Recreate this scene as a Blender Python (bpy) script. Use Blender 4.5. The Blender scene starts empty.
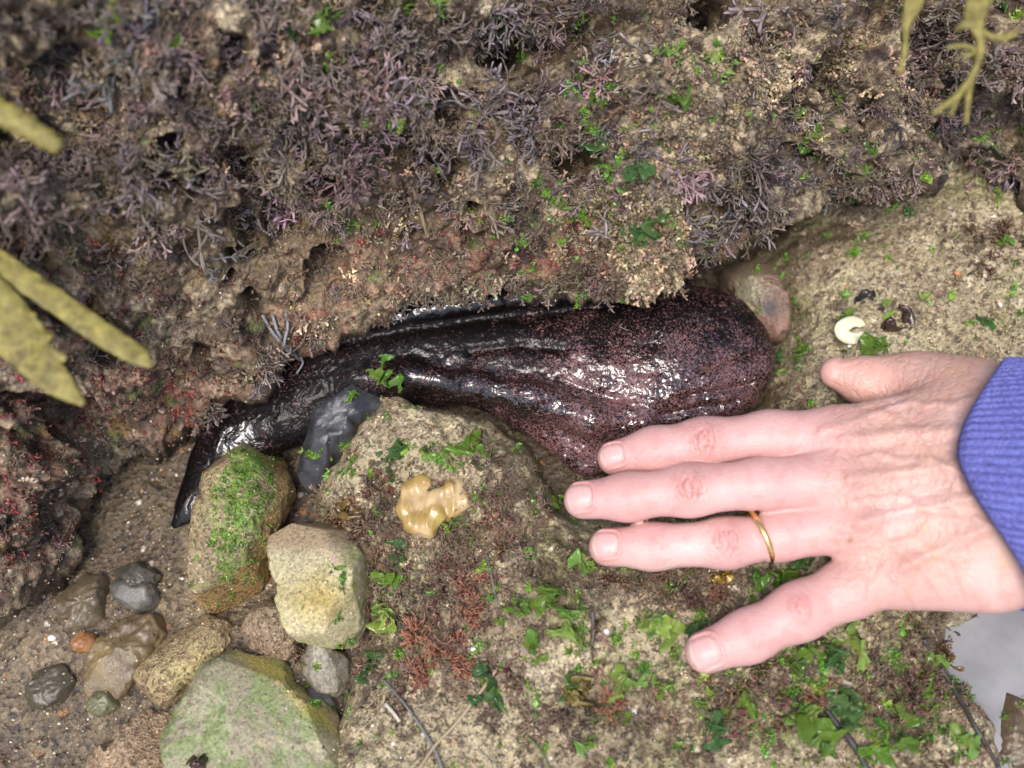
import bpy, math, random
import numpy as np
from mathutils import Vector, Matrix
from mathutils.bvhtree import BVHTree
R = math.radians
rng = np.random.default_rng(7)
random.seed(7)
scn = bpy.context.scene
COL = scn.collection
f32 = np.float32

# ------------------------------------------------------------------ camera
TILT = 22.0
DIST = 0.46
LENS = 34.6
F = LENS / 36 * 1024
CAM = np.array([0, -DIST * math.sin(R(TILT)), DIST * math.cos(R(TILT))])
UP = np.array([0, math.cos(R(TILT)), math.sin(R(TILT))])
FW = np.array([0, math.sin(R(TILT)), -math.cos(R(TILT))])

def at(px, py, z):
    """point of height z seen at photo pixel (px, py); arrays allowed"""
    px = np.asarray(px, float); py = np.asarray(py, float); z = np.asarray(z, float)
    u = (px - 512) / F; v = (384 - py) / F
    d = np.stack([u + 0 * v, FW[1] + UP[1] * v + 0 * u, FW[2] + UP[2] * v + 0 * u], -1)
    t = (z - CAM[2]) / d[..., 2]
    return CAM + d * t[..., None]

def pxm(px, py, z):
    """metres per pixel at that point"""
    return float(np.dot(at(px, py, z) - CAM, FW)) / F

def pr(x, y, z, r):
    return at(x, y, z), r * pxm(x, y, z)

def proj(P):
    D = P - CAM
    dep = D @ FW
    return 512 + F * D[..., 0] / dep, 384 - F * (D @ UP) / dep

# ------------------------------------------------------------------ noise
def _h(ix, iy, iz, s):
    h = (ix.astype(np.uint32) * np.uint32(374761393) + iy.astype(np.uint32) * np.uint32(668265263)
         + iz.astype(np.uint32) * np.uint32(2147483647 - 60493) + np.uint32(s * 97531 + 12345))
    h = (h ^ (h >> np.uint32(13))) * np.uint32(1274126177)
    h = h ^ (h >> np.uint32(16))
    h = h * np.uint32(2246822519)
    h = h ^ (h >> np.uint32(15))
    return (h & np.uint32(0xffffff)).astype(f32) / f32(0xffffff)

def vnoise(P, s=0):
    P = P.astype(f32) + f32(1000.0)
    i = np.floor(P).astype(np.int64); fr = (P - i).astype(f32)
    w = fr * fr * fr * (fr * (fr * 6 - 15) + 10)
    r = 0
    for dx in (0, 1):
        wx = w[:, 0] if dx else 1 - w[:, 0]
        for dy in (0, 1):
            wy = w[:, 1] if dy else 1 - w[:, 1]
            for dz in (0, 1):
                wz = w[:, 2] if dz else 1 - w[:, 2]
                r = r + wx * wy * wz * _h(i[:, 0] + dx, i[:, 1] + dy, i[:, 2] + dz, s)
    return r * 2 - 1

_rot = np.array([[.8, -.6, 0], [.48, .64, -.6], [.36, .48, .8]])
def fbm(P, scale, oct=4, s=0, gain=.5, ridged=False):
    Q = P / scale; a = 1.0; t = 0; r = 0
    for o in range(oct):
        n = vnoise(Q, s + o)
        if ridged: n = 1 - 2 * np.abs(n)
        r = r + a * n; t += a; a *= gain
        Q = (Q @ _rot.T) * 2.03 + 3.7
    return r / t

def worley(P, scale, s=0):
    Q = (P / scale).astype(f32) + f32(1000.0)
    i = np.floor(Q).astype(np.int64); best = np.full(len(Q), 9, f32); idv = np.zeros(len(Q), f32)
    for dx in (-1, 0, 1):
        for dy in (-1, 0, 1):
            for dz in (-1, 0, 1):
                a, b, c = i[:, 0] + dx, i[:, 1] + dy, i[:, 2] + dz
                d = ((a + _h(a, b, c, s) - Q[:, 0]) ** 2 + (b + _h(a, b, c, s + 1) - Q[:, 1]) ** 2
                     + (c + _h(a, b, c, s + 2) - Q[:, 2]) ** 2)
                m = d < best
                best = np.where(m, d, best); idv = np.where(m, _h(a, b, c, s + 3), idv)
    return np.sqrt(best), idv

def sstep(a, b, x):
    t = np.clip((x - a) / (b - a), 0, 1)
    return t * t * (3 - 2 * t)
def mixc(A, B, t):
    t = np.clip(t, 0, 1)[:, None]
    return A * (1 - t) + np.asarray(B, float) * t
def gp(X, Y, cx, cy, rx, ry=None, ang=0):
    ry = ry or rx
    c, s_ = math.cos(R(ang)), math.sin(R(ang))
    dx, dy = X - cx, Y - cy
    a, b = (dx * c + dy * s_) / rx, (-dx * s_ + dy * c) / ry
    return np.exp(-(a * a + b * b))

# ------------------------------------------------------------------ mesh helpers
def link_mesh(name, V, Fc, mat, parent=None, col=None, smooth=True, extra=None):
    me = bpy.data.meshes.new(name)
    V = np.asarray(V, f32)
    if isinstance(Fc, np.ndarray):
        n, k = Fc.shape
        me.vertices.add(len(V)); me.vertices.foreach_set('co', V.ravel())
        me.loops.add(n * k); me.loops.foreach_set('vertex_index', Fc.astype(np.int32).ravel())
        me.polygons.add(n)
        me.polygons.foreach_set('loop_start', np.arange(0, n * k, k, dtype=np.int32))
        me.update(calc_edges=True)
    else:
        me.from_pydata(V.tolist(), [], Fc); me.update()
    if smooth: me.polygons.foreach_set('use_smooth', np.ones(len(me.polygons), bool))
    if col is not None:
        a = me.color_attributes.new('Col', 'FLOAT_COLOR', 'POINT')
        a.data.foreach_set('color', np.concatenate([np.clip(col, 0, 1), np.ones((len(col), 1))], 1).astype(f32).ravel())
    for k_, v_ in (extra or {}).items():
        a = me.attributes.new(k_, 'FLOAT', 'POINT'); a.data.foreach_set('value', v_.astype(f32))
    me.materials.append(mat)
    o = bpy.data.objects.new(name, me); COL.objects.link(o)
    if parent: o.parent = parent
    return o

def tag(o, label=None, cat=None, group=None, kind=None):
    if label: o['label'] = label
    if cat: o['category'] = cat
    if group: o['group'] = group
    if kind: o['kind'] = kind
    return o

def empty(name, loc=(0, 0, 0)):
    o = bpy.data.objects.new(name, None); COL.objects.link(o); o.location = loc
    o.empty_display_size = .01
    return o

def origin_to(o, c):
    """move a mesh object's origin to c, geometry staying where it is"""
    c = Vector(c); o.data.transform(Matrix.Translation(-c)); o.location = c
    return o

def grid_faces(nu, nv, flip=False):
    i = np.arange(nu - 1)[:, None] * nv + np.arange(nv - 1)[None, :]
    i = i.ravel()
    q = np.stack([i, i + nv, i + nv + 1, i + 1], 1)
    return q[:, ::-1] if flip else q

def vnormals(V, Fc):
    a, b, c = V[Fc[:, 0]], V[Fc[:, 1]], V[Fc[:, 2]]
    d = V[Fc[:, 3]] if Fc.shape[1] == 4 else None
    n = np.cross(c - a, (d - b)) if d is not None else np.cross(b - a, c - a)
    N = np.zeros_like(V)
    for k in range(Fc.shape[1]):
        for ax in range(3):
            N[:, ax] += np.bincount(Fc[:, k], n[:, ax], len(V))
    return N / (np.linalg.norm(N, axis=1, keepdims=True) + 1e-12)

def surface_nets(sdf, lo, hi, h):
    lo = np.array(lo, float); hi = np.array(hi, float)
    n = np.ceil((hi - lo) / h).astype(int) + 1
    X = [lo[k] + h * np.arange(n[k]) for k in range(3)]
    vol = np.empty(n, f32)
    for i0 in range(0, n[0], 24):
        G = np.stack(np.meshgrid(X[0][i0:i0 + 24], X[1], X[2], indexing='ij'), -1)
        vol[i0:i0 + 24] = sdf(G.reshape(-1, 3)).reshape(G.shape[:3])
    S = vol < 0
    c = [S[a:n[0] - 1 + a, b:n[1] - 1 + b, d:n[2] - 1 + d] for a in (0, 1) for b in (0, 1) for d in (0, 1)]
    allc = np.logical_and.reduce(c); anyc = np.logical_or.reduce(c)
    act = np.argwhere(anyc & ~allc)
    idx = np.full(np.array(n) - 1, -1, np.int64); idx[tuple(act.T)] = np.arange(len(act))
    corners = np.array([(a, b, d) for a in (0, 1) for b in (0, 1) for d in (0, 1)])
    vals = np.stack([vol[tuple((act + cc).T)] for cc in corners], 1)
    acc = np.zeros((len(act), 3)); cnt = np.zeros(len(act))
    for i in range(8):
        for j in range(i + 1, 8):
            if np.abs(corners[i] - corners[j]).sum() == 1:
                va, vb = vals[:, i], vals[:, j]
                m = (va < 0) != (vb < 0)
                t = np.where(m, va / np.where(m, va - vb, 1), 0)
                acc += (corners[i] + (corners[j] - corners[i]) * t[:, None]) * m[:, None]; cnt += m
    V = lo + h * (act + acc / cnt[:, None])
    quads = []
    for ax in range(3):
        sl0 = [slice(None)] * 3; sl1 = [slice(None)] * 3
        sl0[ax] = slice(0, n[ax] - 1); sl1[ax] = slice(1, n[ax])
        A, B = S[tuple(sl0)], S[tuple(sl1)]
        e = np.argwhere(A != B)
        o1, o2 = (ax + 1) % 3, (ax + 2) % 3
        e = e[(e[:, o1] > 0) & (e[:, o2] > 0) & (e[:, o1] < n[o1] - 1) & (e[:, o2] < n[o2] - 1)]
        u = np.zeros(3, int); u[o1] = 1; w = np.zeros(3, int); w[o2] = 1
        q = np.stack([idx[tuple((e - u - w).T)], idx[tuple((e - w).T)], idx[tuple(e.T)], idx[tuple((e - u).T)]], 1)
        fl = ~A[tuple(e.T)]
        q[fl] = q[fl][:, ::-1]
        quads.append(q)
    Q = np.concatenate(quads); Q = Q[(Q >= 0).all(1)]
    return V, Q

def subdivide(V, Q):
    me = bpy.data.meshes.new('tmp'); me.from_pydata(V.tolist(), [], Q.tolist()); me.update()
    o = bpy.data.objects.new('tmp', me); COL.objects.link(o)
    m = o.modifiers.new('s', 'SUBSURF'); m.levels = 1; m.render_levels = 1
    ev = o.evaluated_get(bpy.context.evaluated_depsgraph_get()); e = ev.to_mesh()
    V2 = np.empty(len(e.vertices) * 3, f32); e.vertices.foreach_get('co', V2)
    Q2 = np.empty(len(e.loops), np.int32); e.loops.foreach_get('vertex_index', Q2)
    ev.to_mesh_clear(); bpy.data.objects.remove(o); bpy.data.meshes.remove(me)
    return V2.reshape(-1, 3).astype(float), Q2.reshape(-1, 4)

def snap(V, sdf, it=2, e=2e-4):
    for _ in range(it):
        d = sdf(V)
        g = np.stack([sdf(V + np.eye(3)[k] * e) - d for k in range(3)], 1) / e
        V = V - g * (d / np.maximum((g * g).sum(1), .2))[:, None]
    return V

def cone(P, a, b, r1, r2, q=1.0):
    ba = b - a
    t = np.clip((P - a) @ ba / (ba @ ba + 1e-12), 0, 1)
    D = P - a - t[:, None] * ba
    return np.sqrt(D[:, 0] ** 2 + D[:, 1] ** 2 + (D[:, 2] * q) ** 2) - (r1 + (r2 - r1) * t)
def smin(a, b, k):
    h = np.clip(k - np.abs(a - b), 0, None) / k
    return np.minimum(a, b) - h * h * k * .25
def seg_d(P2, pts):
    """distance of 2D points to a polyline and the arc parameter 0..1"""
    best = np.full(len(P2), 1e9); tt = np.zeros(len(P2)); n = len(pts) - 1
    for i in range(n):
        a, b = np.array(pts[i], float), np.array(pts[i + 1], float); ba = b - a
        t = np.clip((P2 - a) @ ba / (ba @ ba), 0, 1)
        d = np.linalg.norm(P2 - a - t[:, None] * ba, axis=1)
        m = d < best; best = np.where(m, d, best); tt = np.where(m, (i + t) / n, tt)
    return best, tt
def poly_sd(P2, poly):
    """signed distance to polygon, positive inside"""
    d, _ = seg_d(P2, list(poly) + [poly[0]])
    ins = np.zeros(len(P2), bool); n = len(poly)
    for i in range(n):
        x1, y1 = poly[i]; x2, y2 = poly[(i + 1) % n]
        c = ((y1 > P2[:, 1]) != (y2 > P2[:, 1])) & (P2[:, 0] < (x2 - x1) * (P2[:, 1] - y1) / ((y2 - y1) or 1e-12) + x1)
        ins ^= c
    return np.where(ins, d, -d)

# ------------------------------------------------------------------ materials
def mat(name, rough=.5, base=None, spec=.5, coat=0, sss=0, sssr=(1, .4, .2), sscale=.003, trans=0, metal=0,
        speck=None, speck_scale=900, speck_amt=.5, bump=0, bump_scale=1200, rough_var=0, obj_var=0, hue_scale=0, bump2=None):
    m = bpy.data.materials.new(name); m.use_nodes = True
    nt = m.node_tree; N = nt.nodes; L = nt.links
    bs = N['Principled BSDF']
    bs.inputs['Roughness'].default_value = rough
    bs.inputs['Specular IOR Level'].default_value = spec
    bs.inputs['Metallic'].default_value = metal
    bs.inputs['Coat Weight'].default_value = coat
    bs.inputs['Coat Roughness'].default_value = .12
    if sss:
        bs.inputs['Subsurface Weight'].default_value = sss
        bs.inputs['Subsurface Radius'].default_value = sssr
        bs.inputs['Subsurface Scale'].default_value = sscale
    tc = N.new('ShaderNodeTexCoord')
    if base is None:
        c = N.new('ShaderNodeAttribute'); c.attribute_name = 'Col'; cs = c.outputs['Color']
    else:
        c = N.new('ShaderNodeRGB'); c.outputs[0].default_value = (*base, 1); cs = c.outputs[0]
    def noise(scale, detail=3, rg=.6):
        n = N.new('ShaderNodeTexNoise'); n.inputs['Scale'].default_value = scale
        n.inputs['Detail'].default_value = detail; n.inputs['Roughness'].default_value = rg
        L.new(tc.outputs['Object'], n.inputs['Vector']); return n
    def ramp(src, stops):
        r = N.new('ShaderNodeValToRGB'); e = r.color_ramp.elements
        while len(e) < len(stops): e.new(.5)
        for el, (p, cc) in zip(e, stops):
            el.position = p; el.color = (*cc, 1) if not isinstance(cc, float) else (cc, cc, cc, 1)
        L.new(src, r.inputs['Fac']); return r
    def mx(kind, fac, a, b):
        x = N.new('ShaderNodeMix'); x.data_type = 'RGBA'; x.blend_type = kind
        if isinstance(fac, float): x.inputs['Factor'].default_value = fac
        else: L.new(fac, x.inputs['Factor'])
        L.new(a, x.inputs['A'])
        if isinstance(b, tuple): x.inputs['B'].default_value = (*b, 1)
        else: L.new(b, x.inputs['B'])
        return x.outputs['Result']
    if hue_scale:
        n = noise(hue_scale, 4); r = ramp(n.outputs['Fac'], [(.3, .55), (.7, 1.4)])
        cs = mx('MULTIPLY', 1.0, cs, r.outputs['Color'])
    if speck:                       # real grains of several minerals
        v = N.new('ShaderNodeTexVoronoi'); v.inputs['Scale'].default_value = speck_scale
        L.new(tc.outputs['Object'], v.inputs['Vector'])
        sx = N.new('ShaderNodeSeparateColor'); L.new(v.outputs['Color'], sx.inputs[0])
        r = ramp(sx.outputs[0], speck); r.color_ramp.interpolation = 'CONSTANT'
        cs = mx('MULTIPLY', speck_amt, cs, r.outputs['Color'])
    if obj_var:
        oi = N.new('ShaderNodeObjectInfo'); r = ramp(oi.outputs['Random'], [(0, .7), (1, 1.3)])
        cs = mx('MULTIPLY', obj_var, cs, r.outputs['Color'])
    L.new(cs, bs.inputs['Base Color'])
    if bump:
        n = noise(bump_scale, 4, .7); b = N.new('ShaderNodeBump'); b.inputs['Strength'].default_value = 1
        b.inputs['Distance'].default_value = bump; L.new(n.outputs['Fac'], b.inputs['Height'])
        last = b
        if bump2:
            v = N.new('ShaderNodeTexVoronoi'); v.inputs['Scale'].default_value = bump2[1]
            L.new(tc.outputs['Object'], v.inputs['Vector'])
            if bump2[2:]: v.feature = bump2[2]
            b2 = N.new('ShaderNodeBump'); b2.inputs['Distance'].default_value = bump2[0]
            L.new(v.outputs['Distance'], b2.inputs['Height']); L.new(b.outputs[0], b2.inputs['Normal']); last = b2
        L.new(last.outputs[0], bs.inputs['Normal'])
    if rough_var:
        n = noise(180, 3); r = N.new('ShaderNodeMapRange')
        r.inputs['To Min'].default_value = max(.03, rough - rough_var); r.inputs['To Max'].default_value = min(1, rough + rough_var)
        r.inputs['From Min'].default_value = .35; r.inputs['From Max'].default_value = .65
        L.new(n.outputs['Fac'], r.inputs['Value']); L.new(r.outputs[0], bs.inputs['Roughness'])
    if trans:
        out = N['Material Output']; tr = N.new('ShaderNodeBsdfTranslucent'); L.new(cs, tr.inputs['Color'])
        ms = N.new('ShaderNodeMixShader'); ms.inputs[0].default_value = trans
        L.new(bs.outputs[0], ms.inputs[1]); L.new(tr.outputs[0], ms.inputs[2]); L.new(ms.outputs[0], out.inputs['Surface'])
    return m

SPK = [(0, (.35, .3, .26)), (.2, (.8, .72, .62)), (.45, (1, .95, .85)), (.7, (1.3, 1.2, 1.05)), (.93, (1.6, 1.55, 1.45)), (.97, (.3, .25, .22))]
M = {}
M['rock'] = mat('sandy_rock', rough=.42, speck=SPK, speck_scale=900, speck_amt=.8, bump=.0009, bump_scale=900, rough_var=.2, bump2=(.0004, 900))
M['ledge'] = mat('weedy_rock', rough=.4, speck=SPK, speck_scale=800, speck_amt=.6, bump=.001, bump_scale=800, rough_var=.22, hue_scale=500)
M['sand'] = mat('wet_sand', rough=.35, speck=SPK, speck_scale=560, speck_amt=.8, bump=.0009, bump_scale=600, rough_var=.18, bump2=(.0006, 560))
M['stone'] = mat('stone', rough=.45, speck=SPK, speck_scale=1100, speck_amt=.5, bump=.0004, bump_scale=1100, rough_var=.15)
M['slate'] = mat('wet_stone', rough=.22, speck=SPK, speck_scale=1400, speck_amt=.2, bump=.00025, bump_scale=900, rough_var=.1)
M['turf'] = mat('purple_weed', rough=.42, trans=.12, bump=.0002, bump_scale=1500)
M['ulva'] = mat('sea_lettuce', rough=.1, trans=.25, coat=.8, bump=.0007, bump_scale=420, hue_scale=160)
M['kelp'] = mat('olive_weed', rough=.45, base=(.26, .22, .055), trans=.2, bump=.0009, bump_scale=350, hue_scale=240, speck=[(0, (.6, .5, .4)), (.12, (1, 1, 1)), (.85, (1.3, 1.25, 1.1))], speck_scale=420, speck_amt=.6)
M['stem'] = mat('dry_stem', rough=.5, trans=.05, bump=.0002, bump_scale=900)
M['shell'] = mat('shell', rough=.35, bump=.0003, bump_scale=500)
M['grain'] = mat('grains', rough=.4)
M['skin'] = mat('skin', rough=.42, spec=.45, sss=.3, sssr=(1, .38, .22), sscale=.0011, bump=.0002, bump_scale=600, bump2=(.00014, 1000, 'F1'))
M['nail'] = mat('nail', rough=.36, sss=.3, sscale=.001, spec=.3)
M['gold'] = mat('gold', rough=.16, base=(.95, .64, .26), metal=1)
M['jelly'] = mat('weed_bladder', rough=.26, sss=.75, sssr=(1, .6, .2), sscale=.004, bump=.0003, bump_scale=350, coat=.3)

# cuff knit
M['knit'] = mat('knit', rough=.9, spec=.15, bump=.0005, bump_scale=1500, bump2=(.0005, 1300), hue_scale=900)

# sea hare skin: black brown with pinkish flecks
def hare_mat():
    m = bpy.data.materials.new('sea_hare_skin'); m.use_nodes = True
    nt = m.node_tree; N = nt.nodes; L = nt.links; bs = N['Principled BSDF']
    tc = N.new('ShaderNodeTexCoord')
    at_ = N.new('ShaderNodeAttribute'); at_.attribute_name = 'fleck'
    n0 = N.new('ShaderNodeTexNoise'); n0.inputs['Scale'].default_value = 1050; n0.inputs['Detail'].default_value = 2.5; n0.inputs['Roughness'].default_value = .6
    n0.inputs['Distortion'].default_value = 1.2
    L.new(tc.outputs['Object'], n0.inputs['Vector'])
    n1 = N.new('ShaderNodeTexNoise'); n1.inputs['Scale'].default_value = 70; n1.inputs['Detail'].default_value = 3
    L.new(tc.outputs['Object'], n1.inputs['Vector'])
    # threshold shifts with local density
    a = N.new('ShaderNodeMath'); a.operation = 'MULTIPLY_ADD'; L.new(n1.outputs['Fac'], a.inputs[0]); a.inputs[1].default_value = .30; L.new(n0.outputs['Fac'], a.inputs[2])
    b = N.new('ShaderNodeMath'); b.operation = 'MULTIPLY_ADD'; L.new(at_.outputs['Fac'], b.inputs[0]); b.inputs[1].default_value = .13; L.new(a.outputs[0], b.inputs[2])
    mr = N.new('ShaderNodeMapRange'); mr.inputs['From Min'].default_value = .755; mr.inputs['From Max'].default_value = .82
    L.new(b.outputs[0], mr.inputs['Value'])
    x = N.new('ShaderNodeMix'); x.data_type = 'RGBA'
    x.inputs['A'].default_value = (.004, .003, .003, 1); x.inputs['B'].default_value = (.20, .10, .095, 1)
    L.new(mr.outputs[0], x.inputs['Factor']); L.new(x.outputs['Result'], bs.inputs['Base Color'])
    bs.inputs['Roughness'].default_value = .4; bs.inputs['Specular IOR Level'].default_value = .06
    b1 = N.new('ShaderNodeBump'); b1.inputs['Distance'].default_value = .0005
    L.new(n0.outputs['Fac'], b1.inputs['Height'])
    L.new(b1.outputs[0], bs.inputs['Normal'])
    aw = N.new('ShaderNodeAttribute'); aw.attribute_name = 'wet'; L.new(aw.outputs['Fac'], bs.inputs['Coat Weight'])  # coat weight map that places sky highlights, not real wetness
    b4 = N.new('ShaderNodeBump'); b4.inputs['Distance'].default_value = .00003; L.new(n0.outputs['Fac'], b4.inputs['Height'])
    bs.inputs['Coat Roughness'].default_value = .03; bs.inputs['Coat IOR'].default_value = 1.75
    n3 = N.new('ShaderNodeTexNoise'); n3.inputs['Scale'].default_value = 125; n3.inputs['Detail'].default_value = 3; n3.inputs['Roughness'].default_value = .5; n3.inputs['Distortion'].default_value = .8
    L.new(tc.outputs['Object'], n3.inputs['Vector'])
    b3 = N.new('ShaderNodeBump'); b3.inputs['Distance'].default_value = .0018; L.new(n3.outputs['Fac'], b3.inputs['Height']); L.new(b4.outputs[0], b3.inputs['Normal']); L.new(b3.outputs[0], bs.inputs['Coat Normal'])
    return m
M['hare'] = hare_mat()

def water_mat():
    m = bpy.data.materials.new('water'); m.use_nodes = True
    nt = m.node_tree; N = nt.nodes; L = nt.links; bs = N['Principled BSDF']
    bs.inputs['Roughness'].default_value = .05; bs.inputs['IOR'].default_value = 1.33
    tc = N.new('ShaderNodeTexCoord'); n = N.new('ShaderNodeTexNoise'); n.inputs['Scale'].default_value = 45; L.new(tc.outputs['Object'], n.inputs['Vector'])
    rr = N.new('ShaderNodeValToRGB'); rr.color_ramp.elements[0].color = (.36, .365, .39, 1); rr.color_ramp.elements[1].color = (.47, .47, .50, 1); rr.color_ramp.elements[0].position = .35; rr.color_ramp.elements[1].position = .68
    n2 = N.new('ShaderNodeTexNoise'); n2.inputs['Scale'].default_value = 60; n2.inputs['Detail'].default_value = 6;  L.new(tc.outputs['Object'], n2.inputs['Vector'])
    L.new(n2.outputs['Fac'], rr.inputs[0]); L.new(rr.outputs[0], bs.inputs['Base Color'])
    b = N.new('ShaderNodeBump'); b.inputs['Distance'].default_value = .002; L.new(n.outputs['Fac'], b.inputs['Height']); L.new(b.outputs[0], bs.inputs['Normal'])
    gl = N.new('ShaderNodeBsdfTransparent'); gl.inputs[0].default_value = (.75, .78, .8, 1)
    ms = N.new('ShaderNodeMixShader'); ms.inputs[0].default_value = .4
    L.new(bs.outputs[0], ms.inputs[1]); L.new(gl.outputs[0], ms.inputs[2]); L.new(ms.outputs[0], N['Material Output'].inputs['Surface'])
    return m
M['water'] = water_mat()

# ------------------------------------------------------------------ colours
TAN = np.array([.385, .33, .23]); DTAN = np.array([.185, .14, .09]); BRN = np.array([.075, .052, .038])
PUR = np.array([.15, .11, .115]); RED = np.array([.17, .045, .03]); DRK = np.array([.03, .022, .02])
GRN = np.array([.09, .15, .03]); OCH = np.array([.35, .22, .05]); PNK = np.array([.42, .22, .19]); GRY = np.array([.22, .21, .2])

terrain = []     # objects rays may land on
def bvh_of(o):
    me = o.data
    V = np.empty(len(me.vertices) * 3, f32); me.vertices.foreach_get('co', V)
    Vv = V.reshape(-1, 3) + np.array(o.location)
    return BVHTree.FromPolygons(Vv.tolist(), [tuple(p.vertices) for p in me.polygons])

# ------------------------------------------------------------------ ground (pool bed)
def axis(lo, hi, n, far, k):
    core = np.linspace(lo, hi, n); g = np.geomspace(1, far, k)
    s = (hi - lo) / n
    return np.concatenate([lo - (g - 1 + s)[::-1], core, hi + (g - 1 + s)])
gx = axis(-.27, .29, 560, 3, 14); gy = axis(-.27, .10, 400, 3, 14)
GX, GY = np.meshgrid(gx, gy, indexing='ij')
P = np.stack([GX.ravel(), GY.ravel(), np.zeros(GX.size)], 1)
X, Y = proj(P + np.array([0, 0, -.02]))
def ground_h(P, X, Y):
    z = -.024 + .004 * fbm(P, .07, 3, 1) + .0022 * fbm(P, .012, 3, 2)
    w, _ = worley(P, .006, 5)
    z += .0014 * (1 - np.clip(w * 1.6, 0, 1)) * (fbm(P, .02, 2, 9) > -.1)
    z += .0006 * fbm(P, .0022, 2, 4)
    z += .010 * gp(X, Y, 260, 670, 90, 60) + .006 * gp(X, Y, 40, 600, 50, 40)
    z -= .006 * gp(X, Y, 1010, 660, 60, 60)
    return z
Z = ground_h(P, X, Y)
inn = (np.abs(P[:, 0]) < .35) & (np.abs(P[:, 1]) < .35)
P[:, 2] = np.where(inn, Z, -.024)
n1 = fbm(P, .02, 4, 31); n2 = fbm(P, .006, 3, 32); n3 = fbm(P, .05, 2, 33); w, wid = worley(P, .0035, 41)
C = np.tile(np.array([.115, .09, .058]), (len(P), 1))
C = mixc(C, [.20, .16, .105], sstep(0, .5, n1)); C = mixc(C, BRN * 1.2, sstep(.1, .6, -n1 + .3 * n2))
C = mixc(C, [.5, .46, .4], (wid > .985) * (w < .4)); C = mixc(C, [.05, .04, .035], (wid < .08) * (w < .6))
C = mixc(C, [.3, .17, .08], ((wid > .88) & (wid < .9)) * (w < .6))
ground = link_mesh('ground', P, grid_faces(len(gx), len(gy)), M['sand'], col=C)
tag(ground, 'wet brown gravelly sand of the pool bed', kind='structure'); terrain.append(ground)

# ------------------------------------------------------------------ overhanging ledge
lipx = np.array([-450, -150, 0, 45, 70, 88, 110, 150, 200, 235, 290, 340, 400, 500, 600, 622, 640, 655, 680, 705, 735, 770, 800, 850, 900, 960, 1000, 1024, 1174, 1500])
lipy = np.array([660, 640, 600, 575, 545, 500, 470, 450, 425, 395, 352, 330, 316, 292, 288, 292, 306, 296, 275, 258, 246, 232, 214, 198, 184, 166, 186, 196, 205, 220])
lipz = np.interp(lipx, [-450, 100, 200, 260, 700, 800, 1100], [-.018, -.018, -.012, .016, .03, .034, .034])
ux = np.concatenate([np.linspace(-450, -32, 40), np.linspace(-30, 1054, 1000), np.linspace(1058, 1500, 40)])
ly = np.interp(ux, lipx, lipy); lz = np.interp(ux, lipx, lipz)
k = np.exp(-np.linspace(-2, 2, 11) ** 2); k /= k.sum()
lyS = np.convolve(np.pad(ly, 5, 'edge'), k, 'valid'); lzS = np.convolve(np.pad(lz, 5, 'edge'), k, 'valid')
Lp = at(ux, lyS, lzS)
zt = np.interp(ux, [-450, 0, 300, 600, 1024, 1500], [.19, .18, .15, .118, .125, .125])
Tp = at(ux, -60 + 0 * ux, zt)
rows = []
und = np.linspace(1, 0, 70)[:-1]
for t in und:                                    # underside, from deep inside to lip
    rows.append(Lp + np.stack([0 * ux, .085 * t ** .9 - .006 * math.sin(t * math.pi) , -.005 * math.sin(min(1, t * 6) * math.pi / 2) - .07 * np.clip(t - .25, 0, 1) ** 1.0], 1) if False else
                Lp + np.stack([0 * ux, 0 * ux + .09 * t ** .9, 0 * ux - .006 * math.sin(min(1, t * 5) * math.pi / 2) - .08 * max(t - .3, 0)], 1))
for v in np.linspace(0, 1, 480):
    Q = Lp + (Tp - Lp) * v
    Q[:, 2] = Lp[:, 2] + (Tp[:, 2] - Lp[:, 2]) * (.45 * v ** .45 + .55 * v)
    Q[:, 1] = Lp[:, 1] + (Tp[:, 1] - Lp[:, 1]) * (v ** 1.05)
    rows.append(Q)
for t in np.geomspace(.004, 1.2, 36):
    rows.append(Tp + np.stack([0 * ux, t + 0 * ux, .35 * np.minimum(t, .12) + .02 * t + 0 * ux], 1))
B = np.stack(rows, 1)            # (u, v, 3)
nu, nv = B.shape[:2]
P = B.reshape(-1, 3)
FcL = grid_faces(nu, nv)
Nn = vnormals(P, FcL)
if Nn[nu // 2 * nv + 300, 2] < 0:
    FcL = FcL[:, ::-1]; Nn = -Nn
# smooth normals over a wide base
X, Y = proj(P)
lipyv = np.interp(X, lipx, lipy)
vv = np.tile(np.concatenate([-und, np.linspace(0, 1, 480), np.full(36, 1.0)]), nu)
infr = sstep(-.05, .03, vv)
D = .017 * fbm(P, .05, 3, 51) + .009 * fbm(P, .02, 3, 52) - .024 * sstep(.2, .42, fbm(P, .026, 3, 63)) * sstep(-.02, .15, vv)
wc, wid = worley(P + .002 * np.stack([fbm(P, .006, 2, 60), fbm(P, .006, 2, 61), fbm(P, .006, 2, 62)], 1), .011, 53)
D += .0075 * (1 - wc * 1.25)
wc2, wid2 = worley(P, .0042, 56)
rough_zone = .35 + .65 * sstep(-.3, .3, fbm(P, .04, 2, 57))
D += .0034 * (1 - wc2 * 1.2) * rough_zone + .0013 * fbm(P, .0022, 3, 58)
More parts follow.
